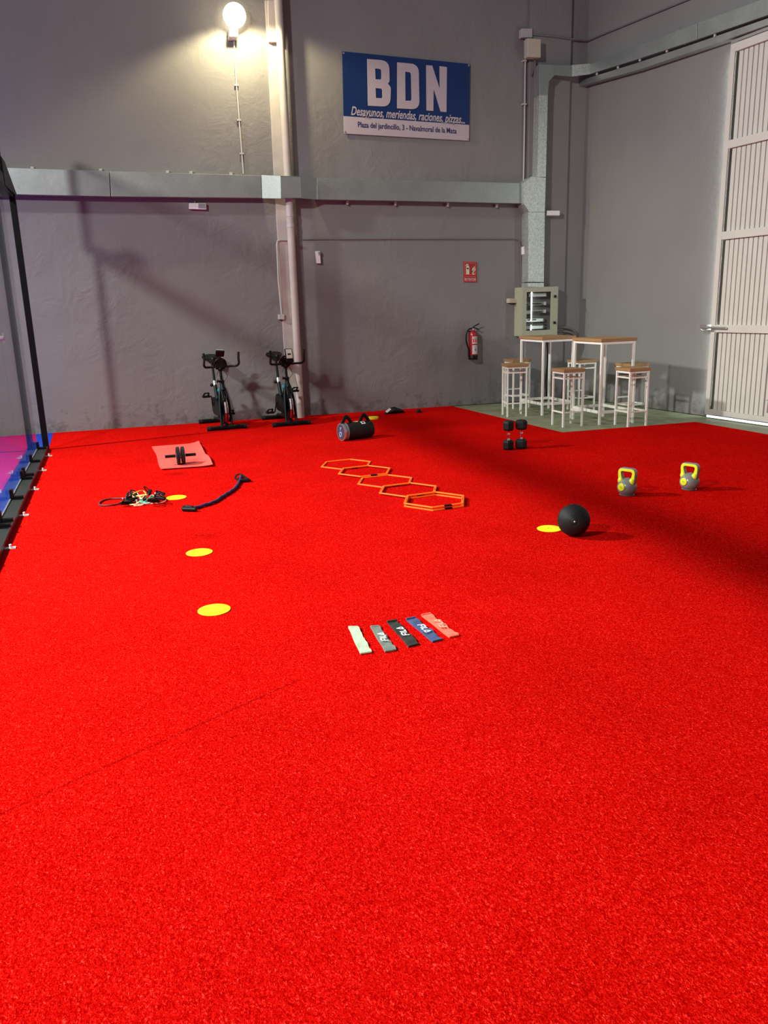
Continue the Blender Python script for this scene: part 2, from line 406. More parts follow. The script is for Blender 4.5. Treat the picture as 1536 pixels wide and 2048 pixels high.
M['bulb'] = mat('lit_globe', (1, 0.9, 0.7), 0.5, emit=(1.0, 0.86, 0.56), es=9)
M['daylight'] = mat('daylight_under_door', (1, 1, 1), 0.5, emit=(0.95, 0.97, 1.0), es=1.1)

# ---------------------------------------------------------------- the setting
def struct(mb, name, m, **k):
    o = mb.build(name, m, **k); o['kind'] = 'structure'; return o
HT = 8.0
LX = -9.0
pl = WA + dB*((LX-WA.x)/dB.x)
struct(MB().prism([pl, WB, WB-nB*0.3, pl-nB*0.3], (0, 0, HT)), 'wall_back', M['wall'])
yr = -4.0; pe = WB + dR*((yr-WB.y)/dR.y)
struct(MB().prism([WB, pe, pe-nR*0.3, WB-nR*0.3-nB*0.3], (0, 0, HT)), 'wall_right', M['wall_right'])
struct(MB().box((0, 4, -0.11), (20, 18, 0.2)), 'floor', M['concrete'])

def railx(Y): return -0.470-0.0401*(10.75-Y)
def backY(X): return (WA+dB*((X-WA.x)/dB.x)).y
# red turf over the floor
cp = [(railx(-4), -4), (railx(10.85), 10.85), (-0.436, backY(-0.436)-0.001), (5.753, backY(5.753)-0.001), (5.755, 8.79), (7.757, 8.645), (7.758, 7.39), (7.76, -4)]
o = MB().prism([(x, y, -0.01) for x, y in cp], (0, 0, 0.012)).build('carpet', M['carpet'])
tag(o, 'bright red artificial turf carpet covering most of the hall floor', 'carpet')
cp = [(-9, -4), (railx(-4)-0.002, -4), (railx(10.85)-0.002, 10.85), (-0.439, backY(-0.44)-0.001), (-9, backY(-9)-0.001)]
o = MB().prism([(x, y, -0.01) for x, y in cp], (0, 0, 0.011)).build('court_turf', M['blue_turf'])
tag(o, 'blue artificial turf of the court behind the glass wall', 'turf')

def wprism(mb, pxs, off, side='b', thick=None, off0=0.0):
    f, n = (back, nB) if side == 'b' else (right, nR)
    return mb.prism([f(x, y, off) for x, y in pxs], -n*((off-off0) if thick is None else thick))
def wtube(mb, pxs, off, r, side='b', seg=8, smooth=0):
    f = back if side == 'b' else right
    pts = [f(x, y, off) for x, y in pxs]
    if smooth: pts = spline(pts, smooth)
    return mb.tube(pts, r, seg)

# column strip and pier of the back wall
m = MB(); wprism(m, [(530, 0), (553, 0), (571, 345), (604, 838), (577, 841), (548, 345)], 0.05)
struct(m, 'trim_1', M['column'], bevel=0.004)
m = MB()
pa, pb = back(1057, 300, 0.06), back(1137, 300, 0.06)
m.prism([(pa.x, pa.y, 0), (pb.x, pb.y, 0), Vector((pb.x, pb.y, 0))-nB*0.06, Vector((pa.x, pa.y, 0))-nB*0.06], (0, 0, HT))
struct(m, 'trim_2', M['wall'], bevel=0.006)
# downpipe
t = thing('downpipe', back(596, 833, 0.07)*1.0, 'thick cream painted drainpipe down the back wall beside the right exercise bike', 'pipe')
t.location.z = 0
p1, p0_ = back(561, 0, 0.17), back(597.5, 829, 0.17)
tx, ty = (p1.x+p0_.x)/2, (p1.y+p0_.y)/2
t.location = (tx, ty, 0.002)
pip = MB(); pip.cyl((0, 0, 0), (0, 0, 7.5), 0.055, 24); pip.build('pipe', M['column'], t, smooth=True)
for z in (2.80, 2.95):
    MB().cyl((0, 0, z), (0, 0, z+0.05), 0.062, 24).build('collar', M['pvc'], t, smooth=True)

# cover box beside the pipe at the top
m = MB(); wprism(m, [(536, 0), (553, 0), (555, 84), (538, 84)], 0.12, off0=0.05)
tag(m.build('cable_box', M['column'], bevel=0.004), 'long pinkish cover box on the wall strip right of the lit lamp', 'box')

# ---------------------------------------------------------------- ducts
def duct_thing(name, label, polys, side='b', m='duct', cat='duct', group=None):
    """polys: list of (partname, px polygon, off, material)"""
    f = back if side == 'b' else right
    p = f(*polys[0][1][0], 0)
    t = thing(name, p, label, cat, group)
    for pn, px, off, mt in polys:
        mb = MB(); wprism(mb, px, off, side, off0=0.004); mb.build(pn, M[mt or m], t, bevel=0.004, world=True)
    return t
D0 = 0.17
t = duct_thing('ventilation_duct', 'long horizontal galvanised duct crossing the back wall, stepping around the pipe',
    [('duct_section', [(-150, 329.5), (218, 342), (221, 393), (-150, 385)], D0, 'duct'),
     ('duct_section', [(219.5, 342), (522, 351), (524, 396), (222.5, 393)], D0, 'duct'),
     ('duct_section', [(634, 356.5), (841, 361), (1048, 366), (1048, 407), (841, 402.5), (634, 399)], D0, 'duct')])
# the offset box that steps around pipe and column
a0, a1, b0, b1 = back(523, 350, D0), back(561, 352, D0+0.16), back(601, 352.5, D0+0.16), back(634, 356.5, D0)
a0b, a1b, b0b, b1b = back(524.5, 396.5, D0), back(562, 397, D0+0.16), back(602.5, 396.5, D0+0.16), back(634, 399, D0)
for (p, q, r_, s_), mt in (((a0, a1, a1b, a0b), 'duct'), ((a1, b0, b0b, a1b), 'duct'), ((b0, b1, b1b, b0b), 'duct')):
    MB().prism([p, q, r_, s_], -nB*0.012).build('offset_panel', M[mt], t, world=True)
MB().prism([a0, a1, b0, b1], (0, 0, -0.01)).build('offset_cap', M['duct'], t, world=True)
MB().prism([a0b, a1b, b0b, b1b], (0, 0, 0.01)).build('offset_cap', M['duct'], t, world=True)
for i, x in enumerate((64, 201, 335, 382, 462)):
    y = 336.5+(x-5)*0.0285
    mb = MB(); wprism(mb, [(x-3, y-5), (x+3, y-5), (x+3, y+1), (x-3, y+1)], 0.05); mb.build('hanger', M['pvc'], t, world=True)
for x in (695, 791, 896, 994):
    y = 400+(x-634)*0.0195
    mb = MB(); wprism(mb, [(x-2, y), (x+3, y), (x+1, y+9), (x-2, y+7)], 0.06); mb.build('hanger', M['pvc'], t, world=True)

VO = 0.24
t = duct_thing('vertical_duct', 'upright galvanised duct on the corner pier running down into the grey electrical cabinet',
    [('tee_section', [(1048, 365), (1063, 353), (1092, 355), (1090, 424), (1058, 424), (1048, 408)], VO+0.01, 'duct_bright'),
     ('duct_section', [(1057, 424), (1090, 424), (1088, 564), (1056, 564)], VO, 'duct_bright'),
     ('duct_section', [(1056, 565.5), (1088, 565.5), (1088, 574), (1056, 574)], VO+0.005, 'duct_bright'),
     ('duct_section', [(1079, 190), (1096, 190), (1092, 354), (1075, 354)], VO, 'duct_bright')])
t = duct_thing('elbow_duct', 'galvanised duct elbow at the top of the pier turning towards the right wall', 
    [('elbow', [(1079, 128), (1108, 130), (1110, 150), (1098, 163), (1096, 190), (1079, 190)], VO+0.005, 'duct'),
     ('duct_section', [(1108, 130), (1146, 130), (1146, 153), (1110, 150)], VO, 'duct')])
o_ = 0.17
MB().prism([back(1144, 130, VO), right(1181, 127, o_), right(1181, 148, o_), back(1144, 153, VO)], nB*-0.02+nR*-0.02).build('corner_panel', M['duct_bright'], t, world=True)
t = duct_thing('wall_duct', 'long galvanised duct along the top of the right wall above the door track',
    [('duct_section', [(1181, 127), (1279, 90), (1394, 46), (1394, 79), (1279, 117), (1181, 148)], o_, 'duct'),
     ('duct_section', [(1395, 45.5), (1536, -6), (1700, -66), (1700, -24), (1536, 30), (1395, 78.5)], o_, 'duct')], side='r')
# sliding door track
t = duct_thing('door_track', 'grey steel sliding door track fixed under the duct on the right wall',
    [('track_profile', [(1153, 163), (1279, 124), (1377, 91), (1536, 36), (1700, -18), (1700, 2), (1536, 50), (1450, 81), (1377, 106), (1279, 139), (1155, 174)], 0.13, 'track')], side='r', cat='rail')
for x, y in ((1194, 148), (1236, 135), (1280, 120), (1334, 102), (1370, 86), (1430, 71), (1478, 48)):
    p = right(x, y, 0.14)
    MB().box((0, 0, 0), (0.028, 0.028, 0.035)).build('bracket', M['pvc'], t, loc=None, bevel=0.006).location = p-t.location

# ---------------------------------------------------------------- wall fittings
# lit lamp with its box and conduit
pl0 = back(467, 64, 0.14)
t = thing('wall_lamp', back(467, 75, 0.0), 'glowing round warm lamp on a white socket box high on the back wall', 'lamp')
gp = back(469, 31, 0.17)
MB().ball(gp, 0.155).build('globe', M['bulb'], t, smooth=True, world=True)
m = MB(); wprism(m, [(459, 54), (476, 54), (476, 73), (459, 73)], 0.19); m.build('socket_box', M['white_plastic'], t, bevel=0.006, world=True)
pt = bpy.data.lights.new('globe_light', 'POINT'); pt.energy = 14; pt.color = (1.0, 0.87, 0.55); pt.shadow_soft_size = 0.06
po = bpy.data.objects.new('globe_light', pt); COL.objects.link(po); po.location = gp + nB*0.22 + Vector((0, 0, -0.02))
sl = bpy.data.lights.new('globe_downlight', 'SPOT'); sl.energy = 210; sl.color = (1.0, 0.88, 0.50); sl.spot_size = math.radians(150); sl.spot_blend = 0.35; sl.shadow_soft_size = 0.05
so = bpy.data.objects.new('globe_downlight', sl); COL.objects.link(so); so.location = gp + nB*0.42 + Vector((0.0, 0, -0.05))
so.rotation_euler = Vector((0.12, 0.25, -1)).to_track_quat('-Z', 'Y').to_euler()
t = thing('lamp_conduit', back(487, 345, 0.02), 'thin vertical conduit pipe between the glowing lamp and the duct', 'pipe')
m = MB(); wtube(m, [(467.5, 73), (473, 170), (480, 260), (487, 348)], 0.02, 0.011); m.build('tube', M['pvc'], t, smooth=True, world=True)
for x, y in ((473, 170), (478, 240), (484, 307)):
    m = MB(); wprism(m, [(x-4, y-1.5), (x+4, y-1.5), (x+4, y+1.5), (x-4, y+1.5)], 0.035); m.build('clip', M['pvc'], t, world=True)

def emergency(label, pxs, dark, off=0.07, rod=None):
    c = back(*pxs[0], 0)
    t = thing('emergency_light', c, label, 'light', 'small white wall units')
    m = MB(); wprism(m, pxs, off, off0=0.005); m.build('housing', M['white_plastic'], t, bevel=0.008, world=True)
    m = MB(); wprism(m, dark, off+0.006, off0=off-0.004); m.build('lens', M['steel'], t, world=True)
    if rod:
        m = MB(); wtube(m, rod, off*0.6, 0.006); m.build('cable', M['pvc_dark'], t, world=True)
emergency('small white emergency light hanging below the duct left of the pipe', [(378, 406), (412, 406), (413, 419), (378, 418)], [(397, 407), (410, 407), (411, 417), (396, 416)], rod=[(389, 396), (390, 408)])
emergency('small upright white detector on the back wall below the banner side of the pipe', [(631, 502), (640, 502), (642, 527), (634, 527)], [(636, 504), (641, 504), (641, 509), (638, 511)])
emergency('small white emergency light on the pier right of the upright duct', [(1094, 421), (1120, 421), (1120, 431), (1094, 431)], [(1102, 421), (1104, 421), (1104, 425), (1103, 426)], off=0.20, rod=[(1090, 430), (1094, 422)])
emergency('tiny white unit on the cables left of the upright duct', [(1047, 493), (1055, 493), (1055, 510), (1047, 509)], [(1048, 494), (1050, 494), (1050, 497), (1048, 497)], off=0.10)

# junction boxes
m = MB(); wprism(m, [(1043, 57), (1065, 57), (1065, 75), (1043, 75)], 0.09)
tag(m.build('junction_box', M['pvc'], bevel=0.006), 'square grey junction box at the top left of the corner pier', 'box')
m = MB(); wprism(m, [(1055, 76), (1082, 78), (1082, 115), (1055, 114)], 0.22, off0=0.10)
tag(m.build('junction_box', M['cream_plastic'], bevel=0.008), 'upright cream junction box on the corner pier below the grey one', 'box')
m = MB(); m.tube([back(1065, 69, 0.08), back(1100, 72, 0.08), back(1137, 77, 0.08), back(1166, 81, 0.05), right(1176, 81, 0.03), right(1205, 69, 0.02), right(1373, 0, 0.02), right(1500, -53, 0.02)], 0.013, 8)
tag(m.build('conduit', M['pvc_dark'], smooth=True), 'thin conduit from the grey junction box across the corner and up the right wall', 'cable')
t = thing('conduit', back(1046, 572, 0.03), 'thin vertical conduit on the wall left of the upright duct', 'cable')
m = MB(); wtube(m, [(1051.5, 76), (1050, 160), (1049, 250), (1047, 366), (1048, 480), (1047, 574)], 0.035, 0.012); m.build('tube', M['pvc'], t, smooth=True, world=True)
for x, y in ((1050, 121), (1049, 208)):
    m = MB(); wprism(m, [(x-4, y-1.5), (x+4, y-1.5), (x+4, y+1.5), (x-4, y+1.5)], 0.055); m.build('clip', M['pvc'], t, world=True)
m = MB(); wtube(m, [(604, 479), (800, 478), (1030, 478), (1038, 481), (1041, 492), (1043, 574)], 0.015, 0.009)
tag(m.build('cable', M['pvc_dark'], smooth=True), 'thin grey cable running level across the back wall above the extinguisher sign', 'cable')
m = MB(); wtube(m, [(1060, 150), (1070, 118), (1072, 200), (1070, 352)], 0.125, 0.009)
tag(m.build('cable', M['pvc_dark'], smooth=True), 'grey cable down the pier between cream junction box and duct tee', 'cable')
m = MB(); wtube(m, [(1052.5, 424), (1052.5, 573)], 0.12, 0.020)
tag(m.build('cable', M['black_plastic'], smooth=True), 'black cable bundle beside the upright duct above the cabinet', 'cable')
# conduit with switch on the column strip
t = thing('switch_conduit', back(563, 634, 0.02), 'bent cream conduit on the column strip ending in a small square switch box', 'pipe')
m = MB(); wtube(m, [(578, 480), (560, 480), (555, 482), (554, 488), (557, 560), (563.5, 628)], 0.075, 0.014, seg=8); m.build('tube', M['pvc'], t, smooth=True, world=True)
m = MB(); wprism(m, [(558, 629), (569, 629), (569, 639), (558, 639)], 0.10, off0=0.0); m.build('switch_box', M['pvc'], t, bevel=0.004, world=True)
# pipes between cabinet and corner
for k, (ys, lab) in enumerate((([655, 655, 660, 668], 'upper grey pipe from the electrical cabinet to the room corner'), ([663, 663, 667, 676], 'lower grey pipe from the electrical cabinet to the room corner'))):
    m = MB(); wtube(m, [(1114, ys[0]), (1132, ys[1]), (1146, ys[2]), (1152, ys[3])], 0.06, 0.022, smooth=5)
    tag(m.build('pipe', M['pvc_dark'], smooth=True), lab, 'pipe', 'pipes at the cabinet')
m = MB(); wtube(m, [(1094, 684), (1095, 720), (1092, 760), (1093, 796)], 0.12, 0.012, smooth=4)
tag(m.build('cable', M['black_plastic'], smooth=True), 'black cable hanging down the pier below the electrical cabinet', 'cable')
m = MB(); p = right(1162, 383, 0.01); m.cyl(p, p+nR*0.03, 0.028, 12)
tag(m.build('hook', M['black_plastic'], smooth=True), 'small black hook beside the room corner on the right wall', 'hook')

# electrical cabinet
CO = 0.28
t = thing('electrical_cabinet', back(1075, 673, 0.0), 'grey green electrical cabinet with glazed door below the upright duct', 'cabinet')
A_ = back(1045, 574.5, CO); B_ = back(1117, 573, CO); zt = (A_.z+B_.z)/2; zb = back(1078, 671.5, CO).z
ux = dB; Wc = (B_-A_).dot(ux); ori = Vector((A_.x, A_.y, zb)); Hc = zt-zb
def cl(u, v, d): return ori + ux*u + Vector((0, 0, v)) - nB*d
th = 0.02
m = MB()
for (u0_, u1_, v0, v1, d0, d1) in ((0, th, 0, Hc, 0.02, CO), (Wc-th, Wc, 0, Hc, 0.02, CO), (th, Wc-th, 0, th, 0.02, CO), (th, Wc-th, Hc-th, Hc, 0.02, CO), (th, Wc-th, th, Hc-th, CO-0.03, CO)):
    m.prism([cl(u0_, v0, d0), cl(u1_, v0, d0), cl(u1_, v1, d0), cl(u0_, v1, d0)], -nB*(d1-d0))
m.build('body', M['cabinet'], t, world=True)
wu0, wu1, wv0, wv1 = 0.105*Wc/1.0+0.01, Wc*0.80, Hc*0.115, Hc*0.90
m = MB(); m.ring([cl(0, 0, 0), cl(Wc, 0, 0), cl(Wc, Hc, 0), cl(0, Hc, 0)], [cl(wu0, wv0, 0), cl(wu1, wv0, 0), cl(wu1, wv1, 0), cl(wu0, wv1, 0)], -nB*0.018)
dr = m.build('door', M['cabinet'], t, bevel=0.003, world=True)
m = MB(); m.prism([cl(wu0-.01, wv0-.01, 0.010), cl(wu1+.01, wv0-.01, 0.010), cl(wu1+.01, wv1+.01, 0.010), cl(wu0-.01, wv1+.01, 0.010)], -nB*0.004)
m.build('pane', M['glass'], dr, world=True)
for v in (0.80, 0.26):
    m = MB(); c = cl(Wc*0.9, Hc*v, -0.02); m.box(c, (0.03, 0.03, 0.04), Matrix((ux, -nB, Vector((0, 0, 1)))).transposed()); m.build('latch', M['black_plastic'], dr, world=True, bevel=0.003)
rb = Matrix((ux, -nB, Vector((0, 0, 1)))).transposed()
MB().box(cl(Wc*0.5, Hc*.5, CO-.04), (Wc*.9, 0.01, Hc*.9), rb).build('brightening_panel', M['label_white'], t, world=True)  # white panel added to brighten the unlit cabinet interior
for v in (0.84, 0.66, 0.50, 0.32, 0.17):
    MB().box(cl(Wc*0.45, Hc*v, 0.16), (Wc*0.62, 0.02, 0.05), rb).build('module_rail', M['steel' if v < 0.4 else 'cabinet'], t, world=True)
for u, v, wd in ((0.20, 0.49, 0.10), (0.20, 0.17, 0.10), (0.70, 0.84, 0.035), (0.70, 0.66, 0.035), (0.70, 0.50, 0.035), (0.45, 0.84, 0.30)):
    MB().box(cl(Wc*u+0.02, Hc*v, 0.13), (wd, 0.05, 0.055), rb).build('breaker', M['white_plastic'], t, world=True, bevel=0.003)
for u, v, wd in ((0.16, 0.84, 0.07), (0.16, 0.65, 0.05), (0.45, 0.665, 0.16), (0.45, 0.49, 0.18), (0.33, 0.33, 0.12), (0.62, 0.27, 0.03)):
    MB().box(cl(Wc*u+0.03, Hc*v, 0.12), (wd, 0.05, 0.018), rb).build('breaker', M['black_plastic'], t, world=True)
m = MB()
for i in range(6):
    a = cl(Wc*0.17+i*0.03, Hc*0.29, 0.12); m.tube([a, a+Vector((-0.02, 0, -0.05)), a+Vector((-0.03, 0, -0.09))], 0.004, 6)
m.build('wiring', M['grey_sticker'], t, world=True, smooth=True)
m = MB(); wprism(m, [(1017, 597), (1034, 597), (1034, 606), (1017, 606)], 0.08)
tag(m.build('socket_box', M['cream_plastic'], bevel=0.005), 'small socket box on the wall just left of the electrical cabinet', 'box')

# banner
PB = 0.03
t = thing('banner', back(688, 267, 0), 'blue and white BDN advertising banner on the back wall', 'banner')
nx, nz_ = 16, 10
def bilin(px, u, v):
    (ax, ay), (bx, by), (cx_, cy_), (dx_, dy_) = px
    return (ax*(1-u)*(1-v)+bx*u*(1-v)+cx_*u*v+dx_*(1-u)*v, ay*(1-u)*(1-v)+by*u*(1-v)+cy_*u*v+dy_*(1-u)*v)
BK = [(684.5, 102.5), (940, 128), (938, 281.5), (688, 267)]
def bpt(u, v, off): return back(*bilin(BK, u, v), off)
VS = 0.79
m = MB(); m.prism([bpt(0, 0, PB), bpt(1, 0, PB), bpt(1, VS+.004, PB), bpt(0, VS-.002, PB)], -nB*0.012); m.build('blue_panel', M['banner_blue'], t, world=True)
m = MB(); m.prism([bpt(0, VS-.002, PB), bpt(1, VS+.004, PB), bpt(1, 1, PB), bpt(0, 1, PB)], -nB*0.012); m.build('white_panel', M['banner_white'], t, world=True)
def LB(pts): return [back(680+x/5.689, 95+y/5.689, PB+0.006) for x, y in pts]
def resamp(poly, n):
    # resample closed polygon to n points by arc length, starting at its top-left corner
    P = [Vector((x, y, 0)) for x, y in poly]; Ls = [(P[(i+1) % len(P)]-P[i]).length for i in range(len(P))]; T = sum(Ls); out = []
    for k in range(n):
        d = T*k/n; i = 0
        while d > Ls[i]: d -= Ls[i]; i += 1
        q = P[i].lerp(P[(i+1) % len(P)], d/Ls[i]); out.append((q.x, q.y))
    return out
def poly_face(mb, outer, holes, mapf, depth):
    """triangulated flat letter with holes, extruded by depth"""
    from mathutils.geometry import tessellate_polygon
    loops = [outer]+holes
    flat = [p for lp in loops for p in lp]
    tris = tessellate_polygon([[Vector((x, y, 0)) for x, y in lp] for lp in loops])
    A = mapf(flat); fr = [mb.bm.verts.new(p) for p in A]; bk = [mb.bm.verts.new(p-nB*depth) for p in A]
    for a, b, c in tris:
        try: mb.bm.faces.new((fr[a], fr[b], fr[c]))
        except ValueError: pass
    i0 = 0
    for lp in loops:
        n = len(lp)
        for i in range(n):
            a, b = i0+i, i0+(i+1) % n
            mb.bm.faces.new((fr[a], fr[b], bk[b], bk[a]))
        i0 += n
def rnd(pts, n=5):
    """corner list; points given as (x,y,r) get rounded"""
    out = []; L_ = len(pts)
    for i, p in enumerate(pts):
        if len(p) == 2: out.append((p[0], p[1])); continue
        a, c, b = Vector(pts[i-1][:2]), Vector(p[:2]), Vector(pts[(i+1) % L_][:2])
        d1, d2 = (a-c).normalized(), (b-c).normalized(); r = p[2]
        s, e = c+d1*r, c+d2*r
        for k in range(n+1):
            t_ = k/n; q = s*(1-t_)**2+c*2*t_*(1-t_)+e*t_*t_; out.append((q.x, q.y))
    return out
for outer, holes, nm in (
    (rnd([(308, 130), (560, 150, 100), (565, 395, 30), (545, 410, 4), (580, 450, 30), (572, 675, 95), (318, 662)]),
     [rnd([(400, 238), (470, 245, 25), (470, 364, 15), (405, 362)]), rnd([(405, 462), (480, 467, 25), (482, 577, 20), (410, 574)])], 'B'),
    (rnd([(650, 168), (895, 190, 95), (905, 705, 95), (650, 692)]), [rnd([(742, 275), (807, 282, 28), (815, 606, 22), (745, 604)])], 'D'),
    ([(980, 200), (1050, 206), (1135, 470), (1132, 212), (1217, 222), (1212, 735), (1145, 730), (1067, 470), (1062, 722), (985, 716)], [], 'N')):
    m = MB(); poly_face(m, outer, holes, LB, 0.005); m.build('letter', M['banner_white'], t, world=True)

def text_obj(body, name, m, parent, mapf, width, shear=0.0, bold=0.0, spacing=1.0):
    """flat text mesh, its glyph coordinates (0..width) mapped by mapf(u, v, d)"""
    cu = bpy.data.curves.new('txt', 'FONT'); cu.body = body; cu.size = 1.0; cu.shear = shear; cu.offset = bold; cu.space_character = spacing; cu.resolution_u = 3
    ob = bpy.data.objects.new('txt', cu); COL.objects.link(ob)
    dg = bpy.context.evaluated_depsgraph_get(); dg.update()
    me = bpy.data.meshes.new_from_object(ob.evaluated_get(dg))
    bpy.data.objects.remove(ob); bpy.data.curves.remove(cu)
    xs = [v.co.x for v in me.vertices]; x0, x1 = min(xs), max(xs); s = width/(x1-x0)
    root = parent; off = Vector(parent.location)
    while root.parent: root = root.parent; off += root.location
    for v in me.vertices: v.co = mapf((v.co.x-x0)*s, v.co.y*s, v.co.z)-off
    me.name = name; me.materials.clear(); me.materials.append(m)
    o = bpy.data.objects.new(name, me); COL.objects.link(o); o.parent = parent
    return o
uB = (bpt(1, 0.9, 0)-bpt(0, 0.9, 0)); WBn = uB.length; uB.normalize()
def line_map(x0, y0, x1, y1, vs=1.0, off=PB+0.003):
    a, b = back(x0, y0, off), back(x1, y1, off); Lw = (b-a).length; d = (b-a)/Lw
    return (lambda u, v, w_: a + d*u + Vector((0, 0, v*vs))), Lw
mp, Lw = line_map(716, 254, 913, 267, 1.25); text_obj('Plaza del jardincillo, 3 - Navalmoral de la Mata', 'address_text', M['banner_navy'], t, mp, Lw, bold=0.016)
mp, Lw = line_map(702, 229.5, 930, 247, 1.5); text_obj('Desayunos, meriendas, raciones, pizzas...', 'slogan_text', M['banner_white'], t, mp, Lw, shear=0.35, bold=0.02)
m = MB()
m.tube([back(x, y, PB+0.004) for x, y in ((720, 231), (726, 233), (733, 231), (738, 233), (737, 236), (733, 235))], 0.008, 6, flat=0.4)
m.build('underline', M['banner_white'], t, world=True); m = MB()
m.tube([back(x, y, PB+0.004) for x, y in ((887, 245), (895, 246), (903, 244), (908, 247), (905, 250), (901, 247))], 0.008, 6, flat=0.4)
m.build('underline', M['banner_white'], t, world=True)
for u, v in ((0.01, 0.02), (0.99, 0.02), (0.01, 0.98), (0.99, 0.98)):
    p = bpt(u, v, PB); MB().cyl(p, p+nB*0.006, 0.014, 10).build('eyelet', M['steel'], t, world=True)

# extinguisher sign
t = thing('extinguisher_sign', back(928, 564, 0), 'small red EXTINTOR sign with extinguisher pictogram above the fire extinguisher', 'sign')
SK = [(927.5, 523.5), (953.5, 524), (953, 564.5), (928, 564)]
def spt(u, v, off): return back(*bilin(SK, u, v), off)
def srect(u0_, v0, u1_, v1, off, mt, nm, d=0.003):
    m = MB(); m.prism([spt(u0_, v0, off), spt(u1_, v0, off), spt(u1_, v1, off), spt(u0_, v1, off)], -nB*d); return m.build(nm, M[mt], t, world=True)
srect(0, 0, 1, 1, 0.012, 'sign_red', 'board', 0.01)
m = MB(); m.ring([spt(.05, .04, .015), spt(.95, .04, .015), spt(.95, .64, .015), spt(.05, .64, .015)], [spt(.08, .06, .015), spt(.92, .06, .015), spt(.92, .62, .015), spt(.08, .62, .015)], -nB*0.002)
m.ring([spt(.05, .72, .015), spt(.95, .72, .015), spt(.95, .96, .015), spt(.05, .96, .015)], [spt(.08, .74, .015), spt(.92, .74, .015), spt(.92, .94, .015), spt(.08, .94, .015)], -nB*0.002)
m.build('border', M['mat_pink'], t, world=True)
m = MB()
for poly in ([(.17, .27), (.2, .2), (.26, .17), (.34, .17), (.4, .2), (.43, .27), (.43, .62), (.17, .62)], [(.12, .2), (.2, .11), (.36, .10), (.36, .15), (.22, .16), (.15, .22)]):
    m.prism([spt(u, v, .016) for u, v in poly], -nB*0.003)
for i in range(3):
    x = .64+.06*(i % 2); y = .30+.09*i
    m.prism([spt(u, v, .016) for u, v in ((x, y+.1), (x+.06, y), (x+.14, y-.04), (x+.2, y-.1), (x+.22, y-.04), (x+.16, y+.04), (x+.1, y+.07), (x+.05, y+.14))], -nB*0.003)
m.prism([spt(u, v, .016) for u, v in ((.66, .60), (.68, .52), (.76, .58), (.86, .56), (.86, .61), (.74, .63))], -nB*0.003)
m.build('pictogram', M['sign_cream'], t, world=True)
srect(.22, .30, .38, .36, 0.0175, 'black_plastic', 'pictogram_band')
mp, Lw = line_map(930, 560.5, 951.5, 561, 1.25, 0.015); text_obj('EXTINTOR', 'sign_text', M['label_white'], t, mp, Lw, bold=0.01)

# fire extinguisher
ec = back(946, 719, 0.12); ez = ec.z
t = thing('fire_extinguisher', ec, 'red fire extinguisher with white labels hanging on the back wall below its sign', 'fire extinguisher')
R = 0.072
MB().lathe([(0, 0.03), (R*.98, 0.03), (R, 0.05), (R, 0.385), (R*.93, 0.42), (R*.7, 0.448), (R*.35, 0.462), (R*.33, 0.475), (0, 0.475)]).build('cylinder', M['red_enamel'], t, smooth=True)
MB().lathe([(0, 0), (R*1.04, 0), (R*1.07, 0.01), (R*1.07, 0.065), (R*1.01, 0.07), (R*.5, .068)]).build('foot_ring', M['black_plastic'], t, smooth=True)
MB().cyl((0, 0, .47), (0, 0, .50), .018, 14).build('valve', M['steel'], t, smooth=True)
m = MB(); m.tube([(-.02, 0, .495), (.03, -.005, .505), (.07, -.01, .49), (.10, -.012, .475)], .009, 8)
m.tube([(-.015, 0, .505), (.03, -.005, .535), (.07, -.01, .555), (.105, -.012, .568)], .009, 8); m.build('lever', M['black_plastic'], t, smooth=True)
hp = spline([(-.02, 0, .495), (-.07, -.01, .49), (-.12, -.02, .44), (-.135, -.02, .34), (-.115, -.02, .24), (-.09, -.02, .17), (-.085, -.02, .06)], 6)
MB().tube(hp, .012, 10, rs=[.012]*(len(hp)-6)+[.014, .015, .016, .017, .018, .018]).build('hose', M['black_plastic'], t, smooth=True)
def curved_label(a0_, a1_, z0, z1, r, mt, nm):
    m = MB(); n = 8; outer = [(r*math.cos(a0_+(a1_-a0_)*i/n), r*math.sin(a0_+(a1_-a0_)*i/n)) for i in range(n+1)]
    lo = [m.bm.verts.new((x, y, z0)) for x, y in outer]; hi = [m.bm.verts.new((x, y, z1)) for x, y in outer]
    for i in range(n): m.bm.faces.new((lo[i], lo[i+1], hi[i+1], hi[i]))
    return m.build(nm, M[mt], t, smooth=True)
aC = math.radians(-100)
curved_label(aC-.45, aC+1.0, .255, .37, R+.001, 'label_white', 'label'); curved_label(aC-.45, aC+1.0, .09, .235, R+.001, 'label_white', 'label')
for i in range(3): curved_label(aC-.3+i*.42, aC-.05+i*.42, .275, .335, R+.002, 'red_sticker', 'label_print')
curved_label(aC-.35, aC+.9, .345, .352, R+.002, 'sign_red', 'label_print')
for z in (.215, .20): curved_label(aC-.3, aC+.8, z-.003, z, R+.002, 'pvc_dark', 'label_print')
curved_label(aC+.1, aC+.45, .14, .18, R+.002, 'pvc_dark', 'label_print')
MB().box((0, .09, .40), (.05, .05, .12)).build('wall_bracket', M['black_plastic'], t)

